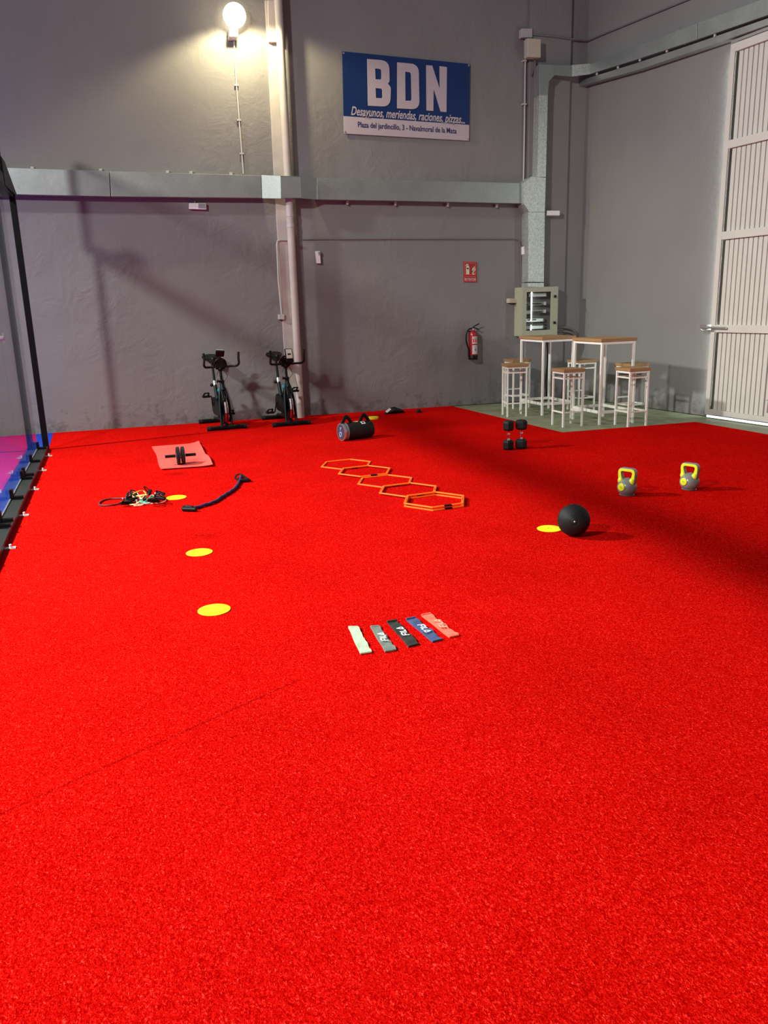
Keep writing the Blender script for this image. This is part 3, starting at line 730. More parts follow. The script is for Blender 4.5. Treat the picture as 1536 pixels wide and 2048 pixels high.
# ---------------------------------------------------------------- sliding gate in the right wall
t = thing('door_1', (8.0, 9.0, 0), 'tall cream corrugated steel sliding gate with a small door in it', 'door')
t['kind'] = 'structure'
DO = 0.11      # leaf thickness off the wall
q0 = right(1409, 826, DO)            # bottom of the left edge
y0d = (Vector((q0.x, q0.y, 0))-WB).dot(dR)
def dp(s, z, off): return WB + dR*(y0d+s) + nR*off + Vector((0, 0, z))
ZB, ZT = 0.048, 4.72
def dbar(s0, s1, z0, z1, off0, off1): return [dp(s0, z0, off1), dp(s1, z0, off1), dp(s1, z1, off1), dp(s0, z1, off1)], -nR*(off1-off0)
DL = 4.6
rails = [(ZB, ZB+.07), (1.17, 1.27), (2.37, 2.47), (3.49, 3.59), (ZT-.10, ZT)]
m = MB(); m.prism(*dbar(0, .075, ZB, ZT, .085, DO)); m.build('stile', M['door'], t, world=True, bevel=0.004)
m = MB(); m.prism(*dbar(DL-.075, DL, ZB, ZT, .03, DO)); m.build('stile', M['door'], t, world=True, bevel=0.004)
for i, (z0, z1) in enumerate(rails):
    s1 = 1.0 if i == 1 else DL-.075
    m = MB(); m.prism(*dbar(.075, s1, z0, z1, .03, DO)); m.build('rail', M['door'], t, world=True, bevel=0.004)
def corr(s0, s1, z0, z1, pitch=.0765):
    m = MB(); n = int((s1-s0)/pitch); prof = []
    for i in range(n):
        a = s0+i*pitch; prof += [(a, .072), (a+pitch*.78, .072), (a+pitch*.82, .045), (a+pitch*.97, .045)]
    prof.append((s0+n*pitch, .072))
    lo = [m.bm.verts.new(dp(s, z0, o)) for s, o in prof]; hi = [m.bm.verts.new(dp(s, z1, o)) for s, o in prof]
    for i in range(len(prof)-1): m.bm.faces.new((lo[i], lo[i+1], hi[i+1], hi[i]))
    m.build('corrugated_panel', M['door'], t, world=True)
g0 = .115
corr(g0, 1.0, rails[0][1], rails[1][0]); corr(g0, 1.0, rails[1][1], rails[2][0])
corr(g0, DL-.1, rails[2][1], rails[3][0]); corr(g0, DL-.1, rails[3][1], rails[4][0]); corr(2.15, DL-.1, rails[0][1], rails[2][0])
m = MB(); m.prism(*dbar(.075, DL-.075, ZB+.03, ZT-.03, .030, .036)); m.build('gap_shade_sheet', M['black_steel'], t, world=True)  # black sheet added so the gap beside the panels looks dark
# the small door: stile, frame and recessed panel
m = MB(); m.prism(*dbar(.995, 1.11, ZB+.05, 2.39, .03, DO)); m.build('stile', M['door'], t, world=True, bevel=0.004)
m = MB(); m.ring([dp(1.12, .15, DO), dp(2.10, .15, DO), dp(2.10, 2.36, DO), dp(1.12, 2.36, DO)], [dp(1.22, .24, DO), dp(2.00, .24, DO), dp(2.00, 2.26, DO), dp(1.22, 2.26, DO)], -nR*.05)
m.build('small_door_frame', M['door'], t, world=True, bevel=0.004)
m = MB(); m.prism(*dbar(1.2, 2.02, .22, 2.28, .05, .07)); m.build('small_door_panel', M['door'], t, world=True)
m = MB(); m.prism(*dbar(1.03, 1.09, 1.0, 1.14, DO, DO+.02)); m.tube([dp(1.06, 1.08, DO+.04), dp(1.12, 1.07, DO+.04), dp(1.12, 1.0, DO+.04)], .008, 8)
m.build('lock', M['steel'], t, world=True, bevel=0.003)
m = MB(); m.tube([dp(1.06, 1.04, DO+.03), dp(1.08, .95, DO+.03), dp(1.085, .88, DO+.03)], .006, 6); m.build('key_cord', M['black_plastic'], t, world=True)
m = MB(); m.tube([dp(1.04, .33, DO+.015), dp(1.05, .35, DO+.015), dp(1.06, .31, DO+.015), dp(1.055, .18, DO+.015)], .009, 8); m.build('bolt', M['steel'], t, world=True)
m = MB(); m.tube([dp(-.12, 1.235, DO+.03), dp(.30, 1.23, DO+.03)], .016, 10); m.tube([dp(-.14, 1.21, DO+.03), dp(-.10, 1.19, DO+.03), dp(.05, 1.195, DO+.03), dp(.08, 1.21, DO+.04)], .009, 8)
m.prism(*dbar(-.16, -.04, 1.20, 1.27, 0.002, DO+.03)); m.build('bolt', M['steel'], t, world=True, smooth=True)
# guide rail above the gate leaf
m = MB(); m.prism(*dbar(-.02, DL, ZT+.015, ZT+.05, .03, .09)); m.build('guide', M['steel'], t, world=True)
# daylight behind the gate; an added glowing strip stands for daylight under it
m = MB(); m.prism([dp(.03, .006, DO-.01), dp(DL, .006, DO-.01), dp(DL, ZB-.012, DO-.01), dp(.03, ZB-.012, DO-.01)], -nR*.01)
o = m.build('daylight_strip_1', M['daylight']); o['kind'] = 'structure'
o = area('daylight_gap', dp(-.006, 2.4, .016), dp(-3, 2.3, .03), .022, 24, (0.93, 1.0, 0.94), 180, 4.5)
o.rotation_euler = Matrix((-nR, Vector((0, 0, 1)), dR)).transposed().to_euler()

# ---------------------------------------------------------------- court glass enclosure on the left
t = thing('glass_court_wall', (railx(10)-.045, 10.0, 0.002), 'black framed glass court wall with base rail and mesh top on the left', 'glass wall')
RH = .05
def gp_(y, dx, z): return Vector((railx(y)+dx, y, z))
def gbar(y0, y1, x0, x1, z0, z1, nm, mt, bev=0.0):
    m = MB(); m.prism([gp_(y0, x0, z0), gp_(y0, x1, z0), gp_(y1, x1, z0), gp_(y1, x0, z0)], (0, 0, z1-z0)); return m.build(nm, M[mt], t, world=True, bevel=bev)
gbar(-3, 10.88, -.115, 0, 0.004, RH, 'base_rail', 'rail_steel', .003)
joints = [10.82, 8.83, 6.84, 4.85, 2.86, 0.87, -1.1, -3.0]
for a, b in zip(joints, joints[1:]):
    gbar(b+.006, a-.006, -.128, -.116, .03, 3.0, 'glass_panel', 'glass')
gbar(-3, 10.86, -.115, -.005, 3.0, 3.13, 'top_beam', 'black_steel', .003)
m = MB(); m.prism([gp_(10.89, -.06, .0025), gp_(10.89, .008, .0025), gp_(10.96, .008, .0025), gp_(10.96, -.06, .0025)], (0, 0, 3.10)); m.build('post', M['black_steel'], t, world=True, bevel=.004)
m = MB(); m.prism([gp_(10.87, -.17, 3.05), gp_(10.87, -.09, 3.05), gp_(10.95, -.09, 3.05), gp_(10.95, -.17, 3.05)], (0, 0, 1.0)); m.build('upper_post', M['black_steel'], t, world=True, bevel=.004)
m = MB(); m.prism([gp_(10.96, .03, 3.02), gp_(10.3, .0, 3.30), gp_(10.0, .0, 3.30), gp_(10.0, .0, 3.02)], (-.01, 0, 0))
m.build('gusset_plate', M['black_steel'], t, world=True)
gbar(-3, 10.88, -.15, -.11, 4.0, 4.05, 'mesh_beam', 'black_steel')
# welded mesh above the glass
m = MB(); ya, yb = -2.9, 10.86; n = int((yb-ya)/.05)
for i in range(n+1):
    y = ya+(yb-ya)*i/n; m.tube([gp_(y, -.13, 3.09), gp_(y, -.13, 4.0)], .005, 3)
for i in range(1, 18):
    z = 3.09+i*.05; m.tube([gp_(ya, -.124, z), gp_(yb, -.124, z)], .005, 3)
m.build('mesh_panel', M['black_steel'], t, world=True)
gbar(-3, 10.82, -.115, -.108, RH, RH+.010, 'glass_edge_highlight', 'duct')  # pale strip painted in as the highlight along the glass bottom edge
# clamps holding the panes, and floor anchors
def clamp(y, sgn=0):
    m = MB(); x = -.116
    m.prism([gp_(y-.03, x, RH), gp_(y+.03, x, RH), gp_(y+.03, x, RH+.09), gp_(y-.03, x, RH+.09)], (.03, 0, 0))
    m.prism([gp_(y-.025, x+.03, RH), gp_(y+.025, x+.03, RH), gp_(y+.025, x+.11, RH), gp_(y-.025, x+.11, RH)], (0, 0, .025))
    m.build('glass_clamp', M['black_steel'], t, world=True, bevel=.003)
for y in (10.70, 9.75, 8.92, 8.74, 7.80, 6.93, 6.75, 5.85, 4.9, 3.9): clamp(y)
for (x, y) in ((101, 911), (90, 940), (74, 978), (56, 1029), (31, 1094), (2, 1179)):
    p = at(x, y, .01); y_ = p.y; x_ = railx(y_)
    m = MB(); m.prism([(x_+.0, y_-.02, .003), (x_+.075, y_-.02, .003), (x_+.075, y_+.02, .003), (x_+.0, y_+.02, .003)], (0, 0, .008))
    m.cyl((x_+.04, y_, .01), (x_+.04, y_, .035), .010, 8); m.build('floor_anchor', M['label_white'], t, world=True)
for y in (8.83, 6.84):
    p = gp_(y, -.122, 1.45); m = MB()
    m.tube([p+Vector((-.03, 0, 0)), p+Vector((.03, 0, 0))], .022, 12); m.bar(p+Vector((.022, -.05, 0)), p+Vector((.022, .05, 0)), .01, .02); m.bar(p+Vector((.022, 0, -.05)), p+Vector((.022, 0, .05)), .01, .02)
    m.build('pane_bolt', M['steel'], t, world=True, smooth=True)

# ---------------------------------------------------------------- bar tables and stools
def bar_table(loc, label, w_=.50, d_=.66, h=1.15, rz=-.03):
    t = thing('bar_table', loc, label, 'table', 'bar tables', rz)
    MB().box((0, 0, h-.02), (w_+.07, d_+.05, .04)).build('tabletop', M['wood'], t, bevel=.003)
    L = .03
    for sx in (-1, 1):
        for sy in (-1, 1): MB().box((sx*w_/2, sy*d_/2, (h-.045)/2), (L, L, h-.045)).build('leg', M['white_steel'], t, bevel=.002)
    m = MB()
    for sx in (-1, 1): m.box((sx*w_/2, 0, h-.058), (L*.9, d_-L, .032))
    for sy in (-1, 1): m.box((0, sy*d_/2, h-.058), (w_-L, L*.9, .032))
    m.build('top_frame', M['white_steel'], t)
    m = MB()
    for sx in (-1, 1): m.box((sx*w_/2, 0, .17), (.025, d_-L, .04))
    for sy in (-1, 1): m.box((0, sy*d_/2, .17), (w_-L, .025, .04))
    m.build('footrest_frame', M['white_steel'], t, bevel=.002)
    return t
FZ = -.01
bar_table((6.83, 9.47, FZ), 'right-hand wooden-topped white metal bar table of the pair, nearer the gate')
bar_table((6.68, 10.69, FZ), 'left-hand wooden-topped white metal bar table of the pair, below the electrical cabinet')

def stool():
    t = thing('bar_stool', (0, 0, 0), 'stool', 'stool', 'white metal bar stools with wooden seats')
    h = .775; s = .285; L = .024
    MB().box((0, 0, h-.02), (s+.045, s+.045, .04)).build('seat', M['wood'], t, bevel=.003)
    for sx in (-1, 1):
        for sy in (-1, 1): MB().box((sx*s/2, sy*s/2, (h-.042)/2), (L, L, h-.042)).build('leg', M['white_steel'], t, bevel=.002)
    for z, hh, nm in ((h-.053, .022, 'seat_frame'), (h-.125, .018, 'upper_rail')):
        m = MB()
        for sx in (-1, 1): m.box((sx*s/2, 0, z), (L*.8, s-L*.7, hh))
        for sy in (-1, 1): m.box((0, sy*s/2, z), (s-L*.7, L*.8, hh))
        m.build(nm, M['white_steel'], t)
    for k in (-1, 1):
        MB().box((k*s/2, 0, .20), (L*.8, s-L, .02)).build('footrest', M['white_steel'], t)
        MB().box((0, k*s/2, .285 if k > 0 else .20), (s-L, L*.8, .018)).build('footrest', M['white_steel'], t)
    return t
st0 = stool()
spots = [((6.08, 10.60), -.26, 'leftmost white metal bar stool with wooden seat, before the left table'),
         ((6.60, 11.42), -.05, 'white metal bar stool behind the leftmost stool, nearest the back wall'),
         ((6.175, 9.33), -.05, 'white metal bar stool with wooden seat in front between the two tables, seen whole'),
         ((7.27, 10.62), .02, 'white metal bar stool seen through the middle, behind the right table'),
         ((6.90, 8.91), -.02, 'white metal bar stool with wooden seat at the front right, nearest the carpet corner'),
         ((7.36, 9.52), .03, 'white metal bar stool hidden mostly behind the front right stool')]
for i, ((x, y), rz, lab) in enumerate(spots):
    s_ = st0 if i == 0 else copy_tree(st0)
    s_.location = (x, y, FZ); s_.rotation_euler = (0, 0, rz); s_['label'] = lab

# ---------------------------------------------------------------- exercise bikes
CZ = .002
def bike(loc, rz, label, console_up, crank):
    t = thing('exercise_bike', loc, label, 'exercise bike', 'exercise bikes by the back wall', rz)
    def P(mb, n, mt, par=t, **k): return mb.build(n, M[mt], par, **k)
    for y, wd, nm in ((0, .56, 'front_stabiliser'), (.84, .50, 'rear_stabiliser')):
        b_ = P(MB().tube([(-wd/2, y, .035), (-wd/2+.03, y, .035), (wd/2-.03, y, .035), (wd/2, y, .035)], .03, 14), nm, 'black_steel', smooth=True)
        for s in (-1, 1):
            P(MB().cyl((s*(wd/2+.004), y, .031), (s*(wd/2-.045), y, .031), .0335, 14), 'end_cap', 'rubber', b_, smooth=True)
    # main frame: two fork legs, head tube, down tube and seat tube
    m = MB()
    for s in (-1, 1):
        m.tube(spline([(s*.075, .0, .05), (s*.07, .04, .25), (s*.055, .09, .46), (s*.02, .13, .60)], 5), .019, 10)
    P(m, 'fork', 'frame_dark', smooth=True)
    m = MB(); m.tube([(0, .10, .55), (0, .145, .68)], .032, 12); P(m, 'head_tube', 'frame_dark', smooth=True)
    m = MB(); m.tube(spline([(0, .13, .60), (0, .25, .50), (0, .42, .40), (0, .50, .30)], 5), .03, 12)
    m.tube([(0, .66, .58), (0, .52, .28), (0, .48, .12)], .028, 12)
    m.tube([(0, 0.0, .07), (0, .4, .11), (0, .84, .07)], .026, 12); P(m, 'frame', 'frame_dark', smooth=True)
    m = MB(); m.tube([(0, .13, .60), (0, .145, .665)], .034, 12); P(m, 'badge', 'steel', smooth=True)
    P(MB().ball((0, .33, .53), .035, (1, 1.6, 1)), 'tension_knob', 'teal', smooth=True)
    # flywheel with guard
    fwy, fwz, fr = .17, .27, .215
    P(MB().lathe([(0, -.02), (.05, -.02), (.055, -.012), (fr-.05, -.012), (fr-.045, -.02), (fr, -.02), (fr, .02), (fr-.045, .02), (fr-.05, .012), (.055, .012), (.05, .02), (0, .02)], (-.01, fwy, fwz), (1, 0, 0), 40), 'flywheel', 'black_steel', smooth=True)
    g = MB()
    for a0_ in range(0, 14):
        a = math.radians(60+a0_*13); a2 = math.radians(60+(a0_+1)*13); rr = fr+.018
        g.bar((0, fwy+math.cos(a)*rr, fwz+math.sin(a)*rr), (0, fwy+math.cos(a2)*rr, fwz+math.sin(a2)*rr), .06, .008, (1, 0, 0))
    gd = P(g, 'wheel_guard', 'black_plastic')
    def gp2(a, dx, r_): return Vector((dx, fwy+math.cos(a)*r_, fwz+math.sin(a)*r_))
    for a0_, a1_, mt in ((148, 163, 'grey_sticker'), (164, 186, 'grey_sticker'), (188, 222, 'red_sticker')):
        m = MB(); n = 4
        for i in range(n):
            a, b_ = math.radians(a0_+(a1_-a0_)*i/n), math.radians(a0_+(a1_-a0_)*(i+1)/n)
            m.prism([gp2(a, -.024, fr+.0235), gp2(a, .024, fr+.0235), gp2(b_, .024, fr+.0235), gp2(b_, -.024, fr+.0235)], (gp2(a, 0, -.002)-gp2(a, 0, 0)))
        P(m, 'sticker', mt, gd)
    # chain guard on the right-hand side (towards the left of the picture)
    ch = [Vector((-.045, fwy+math.cos(a)*.10, fwz+math.sin(a)*.10)) for a in [math.radians(90+i*18) for i in range(11)]]
    ch += [Vector((-.045, .50+math.cos(a)*.125, .30+math.sin(a)*.125)) for a in [math.radians(-90+i*18) for i in range(11)]]
    P(MB().prism(ch, (-.035, 0, 0)), 'chain_guard', 'black_plastic', bevel=.008)
    # shroud under the head tube
    P(MB().prism([(-.03, .10, .57), (-.03, .03, .40), (-.03, .10, .42), (-.03, .30, .44), (-.03, .26, .52)], (.06, 0, 0)), 'shroud', 'black_plastic', bevel=.012)
    # cranks and pedals
    for s, ang in ((-1, crank), (1, crank+PI)):
        c = Vector((s*.09, .50, .30)); e = c+Vector((s*.02, math.cos(ang)*.165, math.sin(ang)*.165))
        cr = P(MB().bar(c, e, .022, .014, (1, 0, 0)), 'crank_arm', 'black_steel', bevel=.003)
        pc = e+Vector((s*.075, 0, 0))
        P(MB().box(pc, (.11, .095, .028)).cyl(e, pc, .008, 8), 'pedal', 'black_plastic', cr, bevel=.004)
        P(MB().tube(spline([pc+Vector((-.035, .035, .01)), pc+Vector((-.03, -.06, .05)), pc+Vector((0, -.085, .055)), pc+Vector((.03, -.06, .05)), pc+Vector((.035, .035, .01))], 5), .012, 6), 'toe_cage', 'black_plastic', cr, smooth=True)
        P(MB().box(pc+Vector((s*.046, -.01, 0)), (.008, .03, .018)), 'reflector', 'white_plastic', cr)
    # seat
    P(MB().cyl((0, .66, .56), (0, .685, .64), .033, 14), 'seat_collar', 'steel', smooth=True)
    P(MB().cyl((0, .67, .60), (0, .76, .90), .018, 14), 'seat_post', 'black_steel', smooth=True)
    P(MB().ball((-.05, .66, .585), .025).cyl((0, .66, .585), (-.05, .66, .585), .01, 8), 'adjust_knob', 'black_plastic', smooth=True)
    P(MB().bar((0, .66, .905), (0, .90, .905), .04, .03), 'seat_slider', 'black_steel', bevel=.004)
    m = MB(); rows = []
    for i, (y, wd, zc) in enumerate(((.60, .012, .955), (.615, .035, .962), (.67, .045, .965), (.74, .06, .965), (.80, .105, .975), (.86, .13, .985), (.90, .12, .99), (.925, .06, .985))):
        rows.append([m.bm.verts.new((math.sin(a)*wd, y, zc+math.cos(a)*(.036 if math.cos(a) > 0 else .062))) for a in [2*PI*k/14 for k in range(14)]])
    for a, b_ in zip(rows, rows[1:]):
        for k in range(14): m.bm.faces.new((a[k], a[(k+1) % 14], b_[(k+1) % 14], b_[k]))
    m.bm.faces.new(rows[0]); m.bm.faces.new(rows[-1][::-1]); P(m, 'seat', 'black_plastic', smooth=True)
    # handlebar post and bars
    P(MB().cyl((0, .135, .64), (0, .165, .86), .018, 14), 'handlebar_post', 'black_steel', smooth=True)
    P(MB().cyl((0, .135, .65), (0, .142, .69), .034, 14), 'post_collar', 'black_plastic', smooth=True)
    P(MB().cyl((0, .10, .67), (-.065, .06, .685), .012, 10).ball((-.07, .058, .686), .02), 'adjust_knob', 'black_plastic', smooth=True)
    P(MB().cyl((-.06, .165, .875), (.06, .165, .875), .035, 14).ball((0, .165, .85), .04), 'clamp', 'black_plastic', smooth=True)
    hb = [(-.245, .02, 1.08), (-.24, .03, .99), (-.245, .05, .92), (-.22, .10, .885), (-.16, .16, .878), (0, .165, .878), (.16, .16, .878), (.22, .10, .885), (.245, .05, .92), (.24, .03, .99), (.245, .02, 1.08)]
    P(MB().tube(spline(hb, 5), .0165, 12), 'handlebar', 'rubber', smooth=True)
    P(MB().tube(spline([(-.09, .165, .885), (-.07, .14, .95), (-.03, .12, .985), (.03, .12, .985), (.07, .14, .95), (.09, .165, .885)], 4), .014, 10).box((0, .15, .93), (.13, .03, .07)), 'elbow_rest', 'black_plastic', smooth=True)
    # console
    if console_up:
        rot = Matrix.Rotation(math.radians(-20), 3, 'X'); c = Vector((.035, .07, 1.00))
        cs = P(MB().box(c, (.115, .035, .20), rot), 'console', 'black_plastic', bevel=.014)
        P(MB().box(c+rot@Vector((0, -.0185, .018)), (.088, .004, .135), rot), 'console_face', 'screen_face', cs, bevel=.0015)
        P(MB().box(c+rot@Vector((0, -.0215, .012)), (.045, .004, .02), rot), 'display', 'black_plastic', cs)
    else:
        rot = Matrix.Rotation(math.radians(25), 3, 'X') @ Matrix.Rotation(math.radians(6), 3, 'Y'); c = Vector((.0, .11, 1.065))
        cs = P(MB().box(c, (.125, .03, .095), rot), 'console', 'black_plastic', bevel=.012)
        P(MB().box(c+rot@Vector((0, .016, .035)), (.10, .004, .03), rot), 'console_face', 'screen_face', cs)
        P(MB().cyl((0, .12, 1.03), (0, .13, .97), .015, 10), 'console_arm', 'black_plastic', smooth=True)
    P(MB().tube(spline([(.02, .14, .86), (.06, .12, .80), (.085, .12, .74), (.06, .13, .70), (.03, .13, .66)], 5), .0035, 6), 'cable', 'black_plastic', smooth=True)
    P(MB().tube(spline([(-.02, .14, .86), (-.05, .12, .80), (-.06, .12, .77)], 5), .003, 6), 'cable', 'black_plastic', smooth=True)
    return t
bike((1.895, 11.42, CZ), .03, 'left black exercise bike by the back wall, console turned away', False, math.radians(118))
bike((2.81, 11.30, CZ), .0, 'right black exercise bike beside the drainpipe, pale console facing forward', True, math.radians(-70))

# ---------------------------------------------------------------- yellow floor discs
def disc(px, py, label, r=.092, h=.006, dome=0):
    p = at(px, py, CZ)
    t = thing('marker_disc', (p.x, p.y, CZ), label, 'floor marker', 'yellow rubber floor discs', random.uniform(0, 6))
    MB().lathe([(0, 0), (r*.96, 0), (r, h*.3), (r, h*.7+dome*.3), (r*.95, h+dome*.5), (r*.5, h+dome), (0, h+dome)], seg=40).build('disc', M['yellow'], t, smooth=True)
    MB().box((.0, .012, h+dome+.0006), (.022, .005, .001)).box((.004, -.012, h+dome+.0006), (.008, .006, .001)).build('print', M['yellow_mark'], t)
disc(428.5, 1220.5, 'yellow floor disc nearest the camera on the left of the carpet')
disc(398.8, 1105.5, 'yellow floor disc second nearest on the left of the carpet')
disc(352.6, 995.5, 'yellow floor disc beside the tangled resistance tubes')
disc(1099, 1058, 'yellow floor disc touching the left of the black ball')
disc(718, 845, 'yellow floor disc just behind the black weight bag', h=.01)
disc(745, 838, 'yellow floor disc furthest back, behind the right handle of the weight bag', h=.03, dome=.006)

# ---------------------------------------------------------------- hexagon agility rings
cs = [((2.73, 6.10), 'front orange hexagonal agility ring of the row, lying on a second ring'),
      ((2.695, 6.60), 'orange hexagonal agility ring second from the front of the row'),
      ((2.66, 7.10), 'orange hexagonal agility ring in the middle of the row of five'),
      ((2.625, 7.60), 'orange hexagonal agility ring second from the back of the row'),
      ((2.59, 8.095), 'orange hexagonal agility ring at the back end of the row')]
def hexring():
    t = thing('agility_ring', (0, 0, 0), 'x', 'agility ring', 'orange hexagonal rings on the carpet')
    R1, R0, h = .292, .266, .011
    hx = lambda r_, z: [(r_*math.cos(i*PI/3), r_*math.sin(i*PI/3), z) for i in range(6)]
    MB().ring(hx(R1, 0), hx(R0, 0), (0, 0, h)).build('frame', M['orange'], t, bevel=.003)
    rm = R1*.5+R0*.5
    for k in (4,):
        a = math.radians(k*60+30); c = Vector((math.cos(a), math.sin(a), 0))*rm*math.cos(PI/6); tn = Vector((-math.sin(a), math.cos(a), 0))
        MB().bar(c-tn*.035+Vector((0, 0, h*.55)), c+tn*.035+Vector((0, 0, h*.55)), .03, h*1.15).build('connector', M['black_plastic'], t, bevel=.002)
    for k in (5, 2):
        a = math.radians(k*60+30); c = Vector((math.cos(a), math.sin(a), 0))*rm*math.cos(PI/6); tn = Vector((-math.sin(a), math.cos(a), 0))
        m = MB()
        for q in (-.03, 0, .03): m.bar(c+tn*(q-.008)+Vector((0, 0, h+.0003)), c+tn*(q+.008)+Vector((0, 0, h+.0003)), .006, .001)
        m.build('slot', M['black_plastic'], t)
    return t
h0 = hexring()
for i, ((x, y), lab) in enumerate(cs):
    s_ = h0 if i == 0 else copy_tree(h0)
    s_.location = (x, y, CZ+(.022 if i == 0 else 0.0115*(i % 2))); s_.rotation_euler = (0, 0, .045); s_['label'] = lab
s_ = copy_tree(h0); s_.location = (2.728, 6.09, CZ); s_.rotation_euler = (0, 0, .05); s_['label'] = 'lower orange hexagonal agility ring lying under the front ring of the row'

# ---------------------------------------------------------------- kettlebells
def kettlebell():
    t = thing('kettlebell', (0, 0, 0), 'x', 'kettlebell', 'grey and lime kettlebells')
    r = .084
    prof = [(0, 0), (.055, 0), (.064, .006)]
    for i in range(3, 15):
        a = -PI/2+PI*i/15; prof.append((math.cos(a)*r, .072+math.sin(a)*.080))
    prof.append((0, .152))
    MB().lathe(prof, seg=36).build('body', M['kb_grey'], t, smooth=True)
    def loop(wt, wb, zt, zb, rc):
        P_ = rnd([(-wb, zb), (-wt, zt, rc), (wt, zt, rc), (wb, zb)], 7); return P_
    out = loop(.086, .074, .240, .090, .05); inn = loop(.056, .030, .211, .125, .026)
    m = MB(); m.ring([(x, -.024, z) for x, z in out], [(x, -.024, z) for x, z in inn], (0, .048, 0)); m.build('handle', M['kb_grey'], t, smooth=True, bevel=.010)
    out = loop(.080, .070, .234, .105, .046); inn = loop(.057, .036, .212, .125, .026)
    m = MB(); m.ring([(x, -.0265, z) for x, z in out], [(x, -.0265, z) for x, z in inn], (0, .012, 0)); m.build('handle_inlay', M['kb_yellow'], t, bevel=.002)
    for s in (-1, 1): MB().ball((s*.052, -.026, .126), .024, (1, .8, 1.3), 14).build('handle_foot', M['kb_yellow'], t, smooth=True)
    d = Vector((-.2, -1, .05)).normalized(); c = Vector((0, 0, .078))+d*.0785
    e = MB().lathe([(0, -.006), (.033, -.006), (.033, .004), (.029, .006), (0, .006)], c, d, 28).build('weight_badge', M['kb_yellow'], t, smooth=True)
    x = d.cross(Vector((0, 0, 1))).normalized()
    m = MB()
    for k in (-1, 0, 1): m.bar(c+d*.0068+x*(k*.008-.002)+Vector((0, 0, -.005)), c+d*.0068+x*(k*.008+.001)+Vector((0, 0, .005)), .003, .001, d)
    m.build('badge_print', M['yellow_mark'], e)
    return t
k0 = kettlebell()
p = at(1253.5, 990, CZ); k0.location = (p.x, p.y, CZ); k0.rotation_euler = (0, 0, -1.12); k0['label'] = 'grey kettlebell with lime yellow handle, the left one nearer the black ball'
k1 = copy_tree(k0); p = at(1378, 979, CZ); k1.location = (p.x, p.y, CZ); k1.rotation_euler = (0, 0, -1.19); k1['label'] = 'grey kettlebell with lime yellow handle, the right one further from the black ball'

# ---------------------------------------------------------------- black ball
p = at(1146.5, 1071, CZ); RB = .116
t = thing('medicine_ball', (p.x, p.y, CZ), 'black rubber medicine ball with ring grooves on the red carpet', 'ball')
ax = (CAM-Vector((p.x, p.y, RB))); ax = (ax.normalized()+Vector((0.05, 0, -.10))).normalized()
prof = []; n = 90
gro = [14, 20, 26, 34, 42, 50, 58, 66, 74, 82, 90, 98, 106, 114, 122]
for i in range(n+1):
    th_ = 180*i/n; rr = RB-(.0022 if any(abs(th_-g) < 1.1 for g in gro) else 0)
    prof.append((rr*math.sin(math.radians(th_)) if 0 < i < n else 0, rr*math.cos(math.radians(th_))))
MB().lathe(prof, (0, 0, RB), ax, 48).build('shell', M['rubber'], t, smooth=True)
MB().lathe([(.006, RB-.002), (.006, RB+.001), (0, RB+.001)], (0, 0, RB), ax, 12).build('valve', M['grey_sticker'], t)

# ---------------------------------------------------------------- dumbbells standing on end
def dumbbell():
    t = thing('dumbbell', (0, 0, 0), 'x', 'dumbbell', 'hex dumbbells standing on end')
    R1 = .070
    for z in (0, .222):
        m = MB(); m.lathe([(0, 0), (R1*.80, 0), (R1, .022), (R1, .092), (R1*.74, .112), (.02, .112), (0, .112)], (0, 0, z), (0, 0, 1), 6); m.build('head', M['rubber'], t, bevel=.005)
    m = MB(); m.lathe([(0, .10), (.015, .10), (.015, .122), (.0135, .125), (.0175, .150), (.019, .167), (.0175, .185), (.0135, .209), (.015, .214), (.015, .235), (0, .235)], seg=20); m.build('grip', M['chrome'], t, smooth=True)
    return t
d0 = dumbbell()
p = at(1016.5, 899, CZ); d0.location = (p.x, p.y, CZ); d0.rotation_euler = (0, 0, .25); d0['label'] = 'left black hex dumbbell standing upright on the carpet'
d1 = copy_tree(d0); p = at(1042, 897, CZ); d1.location = (p.x, p.y, CZ); d1.rotation_euler = (0, 0, .6); d1['label'] = 'right black hex dumbbell standing upright, near the concrete corner'

# ---------------------------------------------------------------- weight bag
a, b = Vector((3.035, 9.70, CZ)), Vector((3.455, 9.655, CZ))
t = thing('weight_bag', (a+b)/2, 'short black cylindrical weight bag with two webbing handles and a marked round end', 'weight bag')
t.rotation_euler = (0, 0, .20)
Rg = .112; Lh = .22
MB().lathe([(0, -Lh+.02), (Rg*.9, -Lh+.02), (Rg, -Lh+.03), (Rg*.97, -Lh*.5), (Rg, 0), (Rg*.96, Lh*.5), (Rg, Lh-.02), (Rg*.9, Lh), (0, Lh)], (0, 0, Rg), (1, 0, 0), 36).build('body', M['rubber'], t, smooth=True)
MB().lathe([(0, -Lh-.004), (Rg*.86, -Lh-.004), (Rg*.9, -Lh+.004), (Rg*.9, -Lh+.02), (0, -Lh+.02)], (0, 0, Rg), (1, 0, 0), 36).build('end_disc', M['disc_dark'], t, smooth=True)
MB().lathe([(Rg*.88, -Lh-.002), (Rg*1.01, -Lh), (Rg*1.02, -Lh+.03), (Rg*.9, -Lh+.032)], (0, 0, Rg), (1, 0, 0), 36).build('rim', M['steel'], t, smooth=True)
MB().lathe([(Rg*1.005, -Lh+.04), (Rg*1.02, -Lh+.042), (Rg*1.02, -Lh+.065), (Rg*1.005, -Lh+.067)], (0, 0, Rg), (1, 0, 0), 36).build('strap', M['pvc_dark'], t, smooth=True)
m = MB(); xe = -Lh-.005
m.tube([(xe, math.cos(a_)*.024+.005, Rg-.03+math.sin(a_)*.030) for a_ in [2*PI*i/16 for i in range(16)]], .0055, 6, closed=True)
